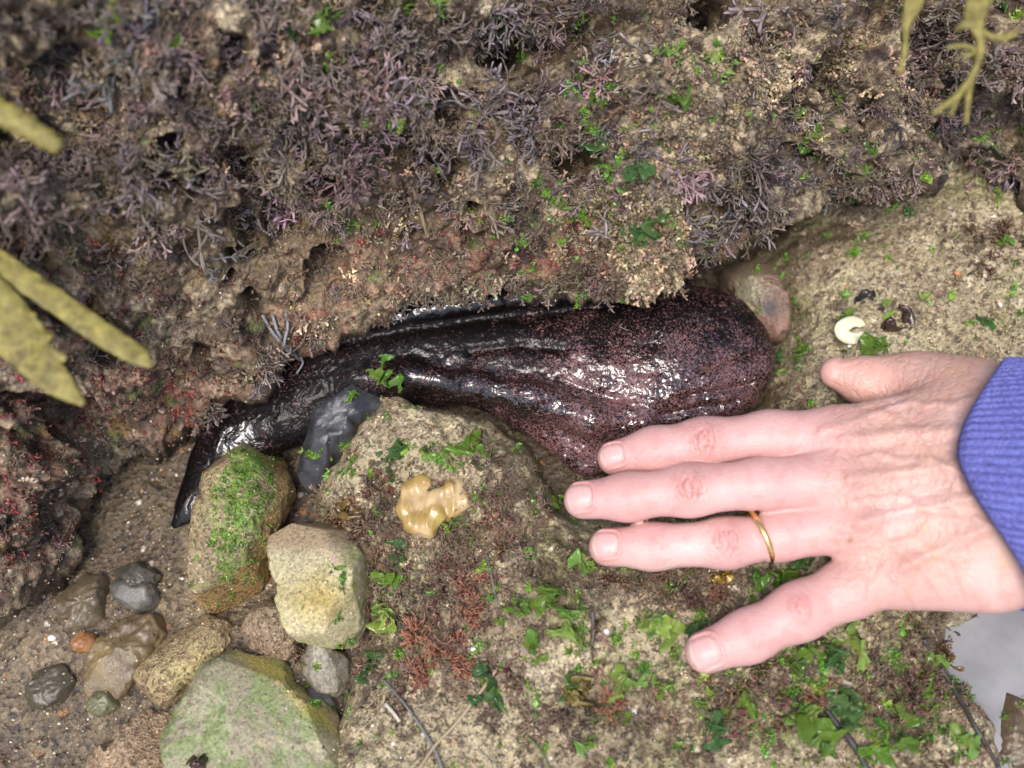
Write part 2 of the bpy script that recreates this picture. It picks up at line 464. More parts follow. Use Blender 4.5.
# bulges and hollows of this particular ledge
for cx, cy, rx, ry, ang, amp in [(690, 130, 75, 90, 8, .022), (470, 120, 120, 60, 10, .008), (200, 90, 160, 60, 5, .006),
                                 (820, 170, 60, 40, -10, .008), (900, 110, 60, 60, 0, .008), (60, 480, 50, 60, 0, .010), (110, 330, 120, 50, 15, .004),
                                 (970, 60, 60, 60, 0, .004), (745, 60, 70, 40, 0, .008), (780, 40, 50, 30, 0, .004),
                                 (575, 163, 19, 14, 0, -.05), (333, 188, 22, 10, 20, -.034), (706, 14, 18, 15, 0, -.04), (765, 40, 14, 12, 0, -.01),
                                 (560, 45, 60, 16, -15, -.022), (400, 150, 55, 14, 10, -.020), (180, 95, 8, 14, 0, -.022), (30, 150, 70, 18, 20, -.030),
                                 (985, 145, 50, 36, 20, -.032), (930, 60, 26, 50, 20, -.022), (660, 250, 0.1, 0.1, 0, 0), (250, 180, 40, 12, 50, -.022),
                                 (545, 215, 40, 25, 0, -.006), (850, 60, 14, 40, 10, -.022), (450, 240, 150, 30, 8, -.004), (300, 260, 150, 40, 5, -.006),
                                 (800, 130, 16, 40, 10, -.016), (720, 110, 12, 12, 0, .006), (130, 420, 60, 20, 0, -.005), (270, 60, 12, 8, 0, -.008)]:
    if rx > 1: D += amp * (gp(X, Y, cx, cy, rx, ry, ang) if amp > 0 else np.exp(-np.log(np.maximum(gp(X, Y, cx, cy, rx * 1.15, ry * 1.15, ang), 1e-30)) ** 2)) * np.where(vv < 0, sstep(-.15, 0, vv), 1)
edge = sstep(.0, .06, np.minimum((X + 430) / 1000, 1))
P = P + Nn * (D * np.where(vv < 0, .6, 1))[:, None]
n1 = fbm(P, .03, 3, 71); n2 = fbm(P, .009, 4, 72); n3 = fbm(P, .003, 3, 73); n4 = fbm(P, .045, 3, 74)
C = np.tile(BRN * 1.25, (len(P), 1))
C = mixc(C, DTAN, sstep(-.35, .25, n2 + .4 * n3))
C = mixc(C, TAN * 1.1, sstep(.05, .3, n2 * .8 + .5 * n3 + .4 * n1) * .9)
C = mixc(C, PUR, sstep(.0, .35, n1 * .6 - n2 * .6 + .6 * n3) * .75 * sstep(330, 200, Y))
sandy = np.clip(gp(X, Y, 690, 130, 60, 110, 10) + gp(X, Y, 780, 60, 70, 40) + .9 * gp(X, Y, 640, 240, 40, 50) + .9 * gp(X, Y, 100, 95, 80, 40) + .8 * gp(X, Y, 5, 60, 30, 30) + .6 * gp(X, Y, 840, 120, 60, 40) + .5 * gp(X, Y, 400, 60, 60, 50) + .5 * gp(X, Y, 930, 130, 70, 40), 0, 1)
C = mixc(C, [.50, .41, .28], sandy * sstep(-.35, .3, n2 + .5 * n3))
mud = np.clip(gp(X, Y, 260, 250, 170, 50, 5) + gp(X, Y, 330, 300, 60, 40), 0, 1)
C = mixc(C, [.19, .14, .085], mud * sstep(-.4, .2, n3 + .4) * .8)
reds = np.clip(gp(X, Y, 420, 265, 90, 35, -8) + gp(X, Y, 540, 250, 70, 24, 0) + .9 * gp(X, Y, 150, 400, 90, 60, 5) + .9 * gp(X, Y, 30, 500, 60, 70) + .8 * gp(X, Y, 300, 340, 60, 30, -30) + .5 * gp(X, Y, 740, 250, 30, 30), 0, 1)
C = mixc(C, RED, reds * sstep(-.1, .3, n2 + .5 * n3 - .05) * .85)
C = mixc(C, [.3, .16, .15], reds * sstep(.25, .5, n3) * .6)
C = mixc(C, OCH * .8, sstep(.38, .5, fbm(P, .012, 2, 79)) * .5 * sstep(400, 100, X))
C = mixc(C, GRN, sstep(.42, .6, fbm(P, .014, 3, 80) + .3 * n3) * .6)
C = mixc(C, DRK, sstep(.32, .55, -n2 + .45 * n4 - .2 * sandy) * .8)
C = C * (1 + .55 * fbm(P, .04, 2, 84))[:, None]
C = mixc(C, [.6, .52, .42], ((wid2 > .965) & (wc2 < .35)) * .8)
ledge = link_mesh('rock_ledge', P, FcL, M['ledge'], col=C)
tag(ledge, 'overhanging rock ledge covered in purple and brown weed above the sea hare', 'rock'); terrain.append(ledge)

hc = [pr(*q) for q in [(640, 205, .066, 24), (636, 235, .064, 23), (643, 262, .064, 24), (641, 288, .063, 15), (645, 312, .062, 4)]]
hc2 = [pr(*q) for q in [(650, 215, .066, 22), (672, 240, .063, 17), (676, 262, .061, 7), (674, 296, .059, 2)]]
def clump_sdf(P):
    d = None
    for L_ in (hc, hc2):
        for (a, ra), (b, rb) in zip(L_[:-1], L_[1:]):
            c = cone(P, a, b, ra, rb); d = c if d is None else smin(d, c, .006)
    w, _ = worley(P, .006, 77)
    return d - .003 * (1 - w * 1.4) - .0016 * fbm(P, .0035, 3, 78)
lo = at(600, 325, .04); hi = at(705, 170, .05)
V, Q = surface_nets(clump_sdf, (lo[0], lo[1], .035), (hi[0], hi[1], .09), .0011)
V, Q = subdivide(V, Q)
n2 = fbm(V, .007, 3, 79); n3 = fbm(V, .002, 3, 81)
C = np.tile(np.array([.52, .44, .31]), (len(V), 1)); C = mixc(C, BRN * 1.4, sstep(.15, .5, -n2 + .5 * n3) * .8); C = mixc(C, [.6, .5, .36], sstep(.2, .5, n3) * .5); C = mixc(C, [.25, .14, .14], sstep(.25, .5, n2) * .5)
clump = link_mesh('hanging_clump', V, Q, M['rock'], ledge, col=C); ledge_parts = [clump]
clump['label'] = 'sand coated pointed clump hanging from the lip'; terrain.append(clump)

# ------------------------------------------------------------------ sandy shelf (middle outcrop, under the hand, right slab)
shelf_px = [(385, 372), (430, 386), (480, 402), (528, 430), (546, 462), (565, 492), (600, 500), (680, 480), (745, 440), (762, 400), (768, 370), (786, 345),
            (772, 300), (758, 262), (780, 215), (850, 160), (950, 130), (1100, 130), (1400, 160), (1400, 560), (1120, 590), (1004, 612), (976, 644), (986, 684), (1014, 712), (1030, 790), (1060, 960),
            (250, 960), (310, 760), (330, 700), (352, 640), (350, 560), (300, 512), (300, 470), (318, 430), (350, 388)]
shelf_w = [tuple(at(x, y, .004)[:2]) for x, y in shelf_px]
gx = axis(-.13, .29, 620, 1.3, 8); gy = axis(-.25, .15, 600, 1.2, 8)
gx = gx[(gx > -.4) & (gx < .6)]; gy = gy[(gy > -.5) & (gy < .5)]
GX, GY = np.meshgrid(gx, gy, indexing='ij')
P = np.stack([GX.ravel(), GY.ravel(), np.zeros(GX.size)], 1)
sd = poly_sd(P[:, :2], shelf_w) + .006 * fbm(P, .03, 3, 90) + .003 * fbm(P, .008, 2, 91)
X, Y = proj(P + np.array([0, 0, .015]))
prof = np.where(sd > 0, 1 - np.exp(-np.clip(sd, 0, 1) / .014), sd * 4)
H = -.024 + .043 * prof
H += (.006 * gp(X, Y, 640, 600, 200, 80) + .010 * gp(X, Y, 430, 440, 70, 50) - .010 * gp(X, Y, 400, 620, 60, 80) - .006 * gp(X, Y, 840, 210, 90, 40, -12)
      + .008 * gp(X, Y, 980, 270, 90, 70) - .006 * gp(X, Y, 520, 540, 60, 40) - .007 * gp(X, Y, 880, 700, 50, 60) - .008 * gp(X, Y, 760, 720, 50, 60)
      + .004 * gp(X, Y, 620, 720, 80, 40) - .006 * gp(X, Y, 690, 590, 50, 20)) * sstep(0, .02, sd)
H += .006 * fbm(P, .045, 3, 92) + .0045 * fbm(P, .016, 3, 93)
wq, wqi = worley(P + .0015 * np.stack([fbm(P, .005, 2, 94), fbm(P, .005, 2, 95), 0 * H], 1), .007, 96)
H += .0030 * (1 - wq * 1.3) * sstep(-.2, .3, fbm(P, .03, 2, 97))
wq2, wqi2 = worley(P, .0028, 98)
H += .0011 * (1 - wq2) + .0008 * fbm(P, .0018, 2, 99)
P[:, 2] = np.maximum(H, -.06)
n1 = fbm(P, .03, 3, 101); n2 = fbm(P, .009, 4, 102); n3 = fbm(P, .0028, 3, 103)
C = np.tile(TAN * np.array([1.12, 1.16, 1.12]), (len(P), 1))
C = mixc(C, [.30, .245, .16], sstep(-.2, .4, n1 + .4 * n2)); C = mixc(C, [.47, .42, .31], sstep(.0, .5, n2 + .4 * n3) * .7)
C = mixc(C, BRN * 1.4, sstep(.22, .5, -n2 + .5 * n3 - .1) * .75)
fz = np.clip(gp(X, Y, 430, 620, 70, 90) + gp(X, Y, 480, 520, 60, 50) + .8 * gp(X, Y, 560, 590, 40, 30) + gp(X, Y, 700, 585, 70, 26) + gp(X, Y, 760, 700, 60, 50)
             + gp(X, Y, 900, 680, 60, 60) + .8 * gp(X, Y, 350, 520, 40, 30) + .7 * gp(X, Y, 680, 730, 60, 40), 0, 1)
C = mixc(C, [.13, .075, .06], fz * sstep(-.25, .25, n2 + .5 * n3) * .8)
C = mixc(C, [.24, .14, .13], fz * sstep(.1, .4, n3 - n2 * .4) * .5)
C = mixc(C, [.20, .22, .08], sstep(.15, .5, fbm(P, .022, 3, 106) + .25 * n3) * .45)
C = mixc(C, [.13, .24, .04], sstep(.25, .5, fbm(P, .012, 3, 107) + .4 * n3) * .4 * np.clip(gp(X, Y, 620, 620, 200, 140) + gp(X, Y, 880, 700, 120, 80), 0, 1))
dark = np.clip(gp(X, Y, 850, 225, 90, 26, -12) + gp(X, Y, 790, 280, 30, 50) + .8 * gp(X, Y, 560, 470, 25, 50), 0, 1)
C = mixc(C, [.12, .095, .06], dark * .8)  # darker bands; the one under the ledge has its shade painted into the rock
C = C * (1 + .3 * fbm(P, .03, 2, 85))[:, None]
C = mixc(C, [.62, .57, .48], ((wqi2 > .965) & (wq2 < .45)) * .9); C = mixc(C, [.05, .04, .03], ((wqi2 < .05) & (wq2 < .5)) * .8)
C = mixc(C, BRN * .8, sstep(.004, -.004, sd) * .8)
Fs = grid_faces(len(gx), len(gy))
keep = (P[Fs, 2].max(1) > -.055)
shelf = link_mesh('rock_shelf', P, Fs[keep], M['rock'], col=C)
tag(shelf, 'sandy tan rock shelf with green weed scraps beneath the hand', 'rock'); terrain.append(shelf)

# ------------------------------------------------------------------ water at the lower corner
wx = np.linspace(.17, .75, 90); wy = np.linspace(-.36, .02, 60)
GX, GY = np.meshgrid(wx, wy, indexing='ij')
P = np.stack([GX.ravel(), GY.ravel(), np.full(GX.size, -.012)], 1); P[:, 2] += .0006 * fbm(P, .02, 2, 110)
water = link_mesh('water', P, grid_faces(90, 60), M['water'])
tag(water, 'still grey tide pool water beside the rock shelf', kind='structure')

# ------------------------------------------------------------------ stones
def stone(name, outline, z0, ztop, colf, m, label, flat=2.6, rough_amp=.0012, seed=1, n=64, tilt=(0, 0), cat='stone', group=None):
    zc = z0 + (ztop - z0) * .6
    W = np.array([at(x, y, zc)[:2] for x, y in outline])
    # close smooth resample
    c = W.mean(0)
    th = np.arctan2(W[:, 1] - c[1], W[:, 0] - c[0]); rr = np.linalg.norm(W - c, axis=1)
    o = np.argsort(th); th = th[o]; rr = rr[o]
    nth = n * 3; nph = n
    T = np.linspace(-math.pi, math.pi, nth, endpoint=False)
    Rr = np.interp(T, np.concatenate([th - 2 * math.pi, th, th + 2 * math.pi]), np.tile(rr, 3))
    kk = np.exp(-np.linspace(-2, 2, 9) ** 2); kk /= kk.sum()
    Rr = np.convolve(np.pad(Rr, 4, 'wrap'), kk, 'valid')
    PH = np.linspace(-math.pi / 2, math.pi / 2, nph + 2)[1:-1]
    V = []
    hh = (ztop - z0) / 2; zm = (ztop + z0) / 2
    PH = np.linspace(-math.pi / 2, math.pi / 2, nph + 2)[1:-1]
    kq = (np.abs(np.cos(PH)) ** flat + np.abs(np.sin(PH)) ** flat) ** (1 / flat)
    ct = np.cos(PH) / kq; st = np.sin(PH) / kq
    for i in range(nph):
        Re = Rr.mean() + (Rr - Rr.mean()) * sstep(0, .9, ct[i])
        V.append(np.stack([c[0] + np.cos(T) * Re * ct[i], c[1] + np.sin(T) * Re * ct[i], zm + hh * st[i] + 0 * T], 1))
    V = np.concatenate(V + [np.array([[c[0], c[1], z0], [c[0], c[1], ztop]])])
    a = np.arange(nph - 1)[:, None] * nth + np.arange(nth)[None, :]
    b = np.arange(nph - 1)[:, None] * nth + (np.arange(nth)[None, :] + 1) % nth
    Q = np.stack([a, b, b + nth, a + nth], -1).reshape(-1, 4)
    j = np.arange(nth); e = (j + 1) % nth; last = (nph - 1) * nth
    caps = np.concatenate([np.stack([e, j, np.full(nth, nph * nth), np.full(nth, nph * nth)], 1)[:, :3], np.stack([last + j, last + e, np.full(nth, nph * nth + 1)], 1)])
    faces = [tuple(q) for q in Q.tolist()] + [tuple(q) for q in caps.tolist()]
    Nrm = vnormals(V, Q); Nrm[-2] = (0, 0, -1); Nrm[-1] = (0, 0, 1)
    fac = .004 * fbm(V + seed * 3.1, .022, 2, seed) + .0016 * fbm(V, .008, 3, seed + 3)
    V = V + Nrm * (fac + rough_amp * fbm(V, .003, 3, seed + 5))[:, None]
    rf = np.random.default_rng(seed * 13)
    Cc = np.array([c[0], c[1], zm])
    for _k in range(9):
        nn = rf.normal(size=3); nn[2] = abs(nn[2]) * .8; nn /= np.linalg.norm(nn)
        pr_ = (V - Cc) @ nn; lim = pr_.max() * rf.uniform(.74, .9)
        ex = pr_ - lim
        V = V - np.where(ex > 0, ex * .88, 0)[:, None] * nn
    V[:, 2] += (V[:, 0] - c[0]) * tilt[0] + (V[:, 1] - c[1]) * tilt[1]
    X, Y = proj(V)
    C = colf(V, X, Y, Nrm)
    ob = link_mesh(name, V, faces, m, col=C)
    origin_to(ob, (c[0], c[1], z0))
    tag(ob, label, cat, group); terrain.append(ob)
    return ob

def cf(base, alt, green=None, gm=None, sc=.01, extra=None):
    def f(V, X, Y, Nn_):
        n2 = fbm(V, sc, 4, 5); n3 = fbm(V, .003, 3, 8)
        C = np.tile(np.array(base, float), (len(V), 1)); C = mixc(C, alt, sstep(-.25, .35, n2 + .4 * n3))
        if green is not None: C = mixc(C, green, gm(X, Y) * sstep(-.25, .25, n2 + .7 * n3))
        if extra: C = extra(C, V, X, Y, Nn_, n2, n3)
        return C
    return f

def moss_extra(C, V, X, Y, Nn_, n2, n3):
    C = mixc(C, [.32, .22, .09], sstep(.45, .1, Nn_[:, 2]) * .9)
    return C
mossy = stone('mossy_stone', [(242, 428), (262, 434), (280, 466), (285, 497), (268, 528), (256, 562), (234, 600), (214, 612), (194, 602), (182, 578), (192, 540), (208, 500), (226, 460)], -.03, .016,
      cf((.30, .24, .15), (.36, .30, .18), (.12, .28, .03), lambda X, Y: np.clip(gp(X, Y, 245, 500, 26, 80, 15), 0, 1), extra=moss_extra), M['rock'],
      'oval tan stone with bright green weed patch against the sea hare tail', flat=3.6, seed=11)
def pale_extra(C, V, X, Y, Nn_, n2, n3):
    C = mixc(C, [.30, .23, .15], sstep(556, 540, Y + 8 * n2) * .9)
    C = mixc(C, [.40, .30, .08], gp(X, Y, 320, 600, 34, 24) * .8)
    C = mixc(C, [.55, .38, .36], gp(X, Y, 330, 558, 16, 8) * sstep(-.2, .3, n3))
    return C
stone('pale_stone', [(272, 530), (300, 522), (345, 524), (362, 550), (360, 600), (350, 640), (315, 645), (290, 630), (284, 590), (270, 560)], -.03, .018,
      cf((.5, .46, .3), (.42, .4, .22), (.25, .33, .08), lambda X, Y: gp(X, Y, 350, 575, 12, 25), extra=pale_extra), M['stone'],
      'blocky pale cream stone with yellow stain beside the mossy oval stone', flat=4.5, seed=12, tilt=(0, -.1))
def big_extra(C, V, X, Y, Nn_, n2, n3):
    C = mixc(C, [.48, .40, .09], np.clip(gp(X, Y, 262, 665, 30, 8, 25) + gp(X, Y, 310, 705, 36, 10, 45), 0, 1) * .8)
    C = mixc(C, [.55, .52, .33], gp(X, Y, 330, 745, 18, 12) * .8)
    C = mixc(C, [.38, .27, .2], gp(X, Y, 265, 735, 18, 12) * sstep(-.3, .3, n3) * .6)
    return C
stone('flat_green_stone', [(238, 652), (262, 655), (295, 685), (335, 730), (352, 760), (345, 830), (170, 840), (160, 770), (172, 730), (195, 690), (215, 662)], -.03, .008,
      cf((.27, .25, .17), (.33, .30, .21), (.17, .24, .08), lambda X, Y: .8 + 0 * X, extra=big_extra), M['stone'],
      'largest flat grey green stone with a yellow rim at the bottom', flat=4.5, seed=13, n=90)
stone('long_stone', [(234, 612), (240, 640), (216, 665), (186, 692), (140, 712), (126, 688), (160, 642), (200, 616)], -.04, -.005,
      cf((.29, .22, .13), (.36, .30, .17), (.4, .35, .16), lambda X, Y: gp(X, Y, 190, 665, 30, 14, -30)), M['rock'],
      'long sandy tan stone between the mossy oval stone and the flat green one', flat=3, seed=14)
stone('brown_stone', [(166, 606), (172, 636), (152, 668), (124, 700), (86, 696), (78, 664), (108, 628), (140, 608)], -.04, -.010,
      cf((.12, .085, .045), (.17, .125, .065), (.26, .18, .06), lambda X, Y: .5 * gp(X, Y, 105, 660, 20, 14)), M['slate'],
      'smooth wet brown stone lying in the sand next to the long tan stone', flat=2.6, seed=15)
stone('triangular_stone', [(50, 662), (80, 690), (60, 704), (20, 702), (30, 680)], -.034, -.016, cf((.07, .06, .04), (.1, .08, .05)), M['slate'],
      'dark triangular wet stone half sunk in sand', flat=4, seed=16, n=40)
stone('brown_stone', [(78, 580), (104, 572), (112, 596), (98, 626), (66, 634), (56, 616)], -.034, -.013, cf((.10, .075, .045), (.14, .11, .07)), M['slate'],
      'small rough brown stone above the orange pebble', flat=2.4, seed=17, n=40)
stone('grey_pebble', [(118, 566), (152, 562), (164, 574), (158, 584), (128, 588), (112, 580)], -.03, -.013, cf((.05, .045, .04), (.085, .075, .06)), M['slate'],
      'dark grey slaty pebble, upper one of the pair', flat=2.4, seed=18, n=36)
stone('grey_pebble', [(112, 584), (150, 584), (154, 600), (130, 608), (110, 600)], -.03, -.014, cf((.095, .09, .08), (.14, .13, .11)), M['slate'],
      'pale grey slaty pebble under the darker grey one', flat=2.4, seed=19, n=36)
stone('orange_pebble', [(72, 636), (92, 634), (96, 646), (84, 652), (70, 648)], -.026, -.013, cf((.28, .12, .05), (.33, .17, .07)), M['slate'],
      'small orange pebble on the wet sand', flat=2.2, seed=20, n=24, cat='pebble')
stone('green_pebble', [(86, 694), (112, 692), (120, 706), (100, 716), (82, 710)], -.026, -.014, cf((.12, .12, .06), (.16, .15, .08)), M['slate'],
      'small flat olive pebble below the smooth brown stone', flat=2.6, seed=21, n=24, cat='pebble')
stone('slate_slab', [(298, 474), (306, 440), (336, 400), (366, 382), (388, 386), (388, 404), (356, 430), (330, 456), (314, 482)], -.03, .014,
      cf((.035, .038, .045), (.07, .073, .08)), M['slate'],
      'smooth wet blue grey slab leaning between the sea hare and the sandy outcrop', flat=4, seed=22, tilt=(.15, .1), rough_amp=.0004)
stone('white_stone', [(308, 646), (332, 650), (343, 672), (336, 694), (316, 692), (304, 668)], -.03, -.004,
      cf((.30, .28, .23), (.40, .38, .32), (.1, .1, .09), lambda X, Y: gp(X, Y, 320, 670, 8, 20, 20)), M['stone'],
      'small whitish stone wedged below the blocky cream stone', flat=2.8, seed=23, n=40)
stone('grey_pebble', [(306, 692), (330, 690), (336, 704), (322, 712), (306, 706)], -.028, -.008, cf((.08, .08, .08), (.12, .115, .11)), M['slate'],
      'round grey pebble touching the rim of the flat green stone', flat=2.2, seed=24, n=28, cat='pebble')
def pink_extra(C, V, X, Y, Nn_, n2, n3):
    C = mixc(C, [.30, .30, .20], gp(X, Y, 750, 290, 14, 20) * .8)
    C = mixc(C, [.07, .07, .08], gp(X, Y, 770, 308, 9, 9) * .9)
    return C
stone('pink_stone', [(716, 262), (736, 252), (760, 262), (776, 292), (792, 318), (784, 336), (768, 338), (752, 316), (734, 290)], -.02, .018,
      cf((.22, .14, .11), (.19, .145, .10), (.33, .2, .17), lambda X, Y: gp(X, Y, 780, 325, 12, 10), extra=pink_extra), M['stone'],
      'pinkish crusted stone wedged behind the head end of the sea hare', flat=2.4, seed=25)
stone('sandy_stone', [(246, 606), (284, 600), (300, 624), (296, 650), (262, 652), (240, 636)], -.03, .002, cf((.27, .21, .15), (.34, .26, .18)), M['rock'],
      'rounded sandy stone between the mossy oval and whitish stones', flat=2.4, seed=26, n=48)
stone('sandy_stone', [(110, 740), (160, 712), (182, 735), (175, 790), (110, 800), (70, 775)], -.035, -.006, cf((.30, .22, .15), (.38, .28, .19)), M['rock'],
      'rough sandy stone against the end of the flat green stone', flat=2.2, seed=27, rough_amp=.002)
stone('wet_brown_stone', [(985, 700), (1010, 692), (1060, 700), (1090, 740), (1060, 800), (1010, 790), (992, 740)], -.03, -.0095, cf((.09, .065, .04), (.15, .11, .065)), M['slate'],
      'wet brown stone breaking the surface of the grey water', flat=2.6, seed=28)

# ------------------------------------------------------------------ sea hare
spine = [(176, 524, -.016, 5), (196, 500, -.014, 13), (216, 466, -.012, 23), (243, 430, -.008, 34), (292, 396, -.004, 47), (352, 362, .001, 51), (430, 346, .003, 53), (510, 352, .003, 58), (590, 362, .002, 68), (660, 358, .001, 78), (705, 352, 0, 66)]
spine = [pr(*s) for s in spine]
lobe = [pr(560, 400, 0, 46), pr(590, 440, -.001, 34)]
lobe2 = [pr(620, 380, .004, 50), pr(715, 378, .002, 48)]
ridge = [pr(292, 352, .008, 8), pr(350, 330, .012, 11), pr(420, 314, .016, 13), pr(500, 303, .018, 14), pr(600, 294, .018, 13), pr(680, 290, .014, 12)]
flap = [pr(360, 378, .010, 9), pr(410, 376, .016, 9), pr(470, 386, .019, 10), pr(530, 398, .019, 12), pr(590, 420, .016, 14), pr(640, 426, .012, 15)]
def hare_sdf(P):
    d = None
    for (a, ra), (b, rb) in zip(spine[:-1], spine[1:]):
        c = cone(P, a, b, ra, rb, 1.75); d = c if d is None else smin(d, c, .012)
    for L_, k in ((lobe, .02), (lobe2, .012)):
        d = smin(d, cone(P, L_[0][0], L_[1][0], L_[0][1], L_[1][1], 1.6), k)
    for (a, ra), (b, rb) in zip(ridge[:-1], ridge[1:]): d = smin(d, cone(P, a, b, ra, rb, .8), .003)
    for (a, ra), (b, rb) in zip(flap[:-1], flap[1:]): d = smin(d, cone(P, a, b, ra, rb, .9), .009)
    return d
lo = at(150, 560, -.03); hi = at(800, 250, .05)
V, Q = surface_nets(hare_sdf, (lo[0], lo[1] - .01, -.05), (hi[0] + .01, hi[1] + .03, .05), .0018)
V, Q = subdivide(V, Q); V = snap(V, hare_sdf)
V, Q = subdivide(V, Q)
Nn = vnormals(V, Q); X, Y = proj(V)
rt = sstep(420, 640, X)
St = np.stack([V[:, 0] * .55 + V[:, 1] * .3, V[:, 1] - .25 * V[:, 0], V[:, 2]], 1)
lr = rt * sstep(335, 400, Y)
D = .0026 * fbm(St * np.array([1.4, .8, 1]), .028, 2, 121) * (.3 + rt) + .0010 * fbm(St, .006, 3, 122) * (.25 + 1.3 * lr) + .0003 * fbm(V, .002, 2, 123) * (.3 + lr)
D += .0018 * fbm(V, .011, 3, 126) * sstep(335, 300, Y)
D += -.0035 * np.exp(-(seg_d(np.stack([X, Y], 1), [(470, 352), (520, 345), (565, 350)])[0] / 5) ** 2) * .5
D += -.0016 * np.exp(-(seg_d(np.stack([X, Y], 1), [(330, 345), (400, 332), (480, 318), (600, 308)])[0] / 6) ** 2)
for a_, b_ in (((700, 372), (760, 350)), ((690, 395), (755, 385)), ((660, 415), (740, 402)), ((560, 380), (620, 400))):
    D += -.0016 * np.exp(-(seg_d(np.stack([X, Y], 1), [a_, b_])[0] / 4) ** 2)
V = V + Nn * D[:, None]
fleck = np.clip(.1 + .85 * rt + .4 * gp(X, Y, 590, 440, 60) - .7 * sstep(370, 310, Y) - .25 * sstep(430, 250, X) - .3 * sstep(230, 190, X), -.6, 1.3)
hare = link_mesh('sea_hare', V, Q, M['hare'], extra={'fleck': fleck, 'wet': np.clip(.10 + 1.2 * gp(X, Y, 670, 405, 130, 60, -8) + .9 * gp(X, Y, 500, 392, 120, 20, 12) + .8 * gp(X, Y, 430, 308, 120, 9, -8) + .9 * gp(X, Y, 235, 440, 22) + .5 * gp(X, Y, 185, 510, 18), 0, 1)})  # coat map paints in where sky highlights show, low where reflections are blocked
origin_to(hare, spine[6][0])
tag(hare, 'large glossy black brown sea hare with pinkish flecks lying in the crevice', 'sea hare'); terrain.append(hare)

# ------------------------------------------------------------------ the hand
def H3(l): return [pr(*p) for p in l]
fing = {
 'index': H3([(615, 458, .038, 17.5), (655, 450, .041, 21.5), (704, 443, .044, 23.8), (770, 436, .046, 23.8), (838, 438, .050, 31)]),
 'middle': H3([(583, 500, .041, 19), (628, 497, .044, 22), (690, 490, .048, 24.5), (762, 484, .051, 24), (846, 480, .052, 31)]),
 'ring': H3([(608, 547, .036, 19), (652, 546.5, .038, 21.2), (726, 543, .0405, 23.4), (778, 536, .043, 22.8), (858, 522, .049, 31)]),
 'little': H3([(706, 652, .034, 21), (748, 636, .036, 24), (800, 611, .039, 26.5), (850, 588, .042, 27.5), (905, 566, .045, 33)]),
}
thumb = H3([(836, 373, .030, 16), (868, 382, .031, 24), (912, 386, .034, 32), (962, 405, .040, 42)])
wrist_top, wrist_bot = (1010, 408), (1015, 560)
meta = []
for nm, w_ in (('index', (1015, 412, .054, 42)), ('middle', (1020, 455, .060, 42)), ('ring', (1025, 505, .060, 42)), ('little', (1028, 550, .055, 42))):
    meta.append((fing[nm][-1], pr(*w_)))
meta.append((pr(905, 566, .045, 33), pr(985, 570, .05, 38)))
meta.append((pr(870, 500, .047, 45), pr(960, 480, .052, 60)))
arm = [(pr(1020, 482, .056, 92), pr(1250, 500, .07, 88))]
ELL = .85
def finger_sdf(P, ch):
    d = None
    for i, ((a, ra), (b, rb)) in enumerate(zip(ch[:-1], ch[1:])):
        c = cone(P, a, b, ra, rb, 1.12); d = c if d is None else smin(d, c, .006)
    return d
def hand_sdf(P):
    ds = [finger_sdf(P, fing[n]) for n in ('index', 'middle', 'ring', 'little')]
    palm = None
    for (a, ra), (b, rb) in meta:
        c = cone(P, a, b, ra, rb, 2.0 if rb > 50 * .0004 else 1.45)
        palm = c if palm is None else smin(palm, c, .016)
    for (a, ra), (b, rb) in arm:
        palm = smin(palm, cone(P, a, b, ra, rb, 1.55), .02)
    th = finger_sdf(P, thumb)
    palm = smin(palm, cone(P, thumb[-1][0], at(1020, 440, .05), thumb[-1][1], .018, 1.4), .014)
    d = palm
    d = smin(d, th, .016)
    f4 = smin(smin(ds[0], ds[1], .0016), smin(ds[2], ds[3], .003), .0020)
    d = smin(d, f4, .0055)
    return d
lo = at(555, 690, .03); hi = at(1110, 330, .06)
V, Q = surface_nets(hand_sdf, (lo[0], lo[1], -.005), (hi[0], hi[1], .105), .00125)
V, Q = subdivide(V, Q); V = snap(V, hand_sdf, 2)
X, Y = proj(V); P2 = np.stack([X, Y], 1)
Nn = vnormals(V, Q)
upf = sstep(-.1, .4, Nn[:, 2])
D = np.zeros(len(V)); redn = np.zeros(len(V)); dkl = np.zeros(len(V))
def lobe_axes(ch, i):
    a = np.array(proj(ch[max(i - 1, 0)][0])); b = np.array(proj(ch[min(i + 1, len(ch) - 1)][0]))
    u = (b - a) / np.linalg.norm(b - a); return u, np.array([-u[1], u[0]])
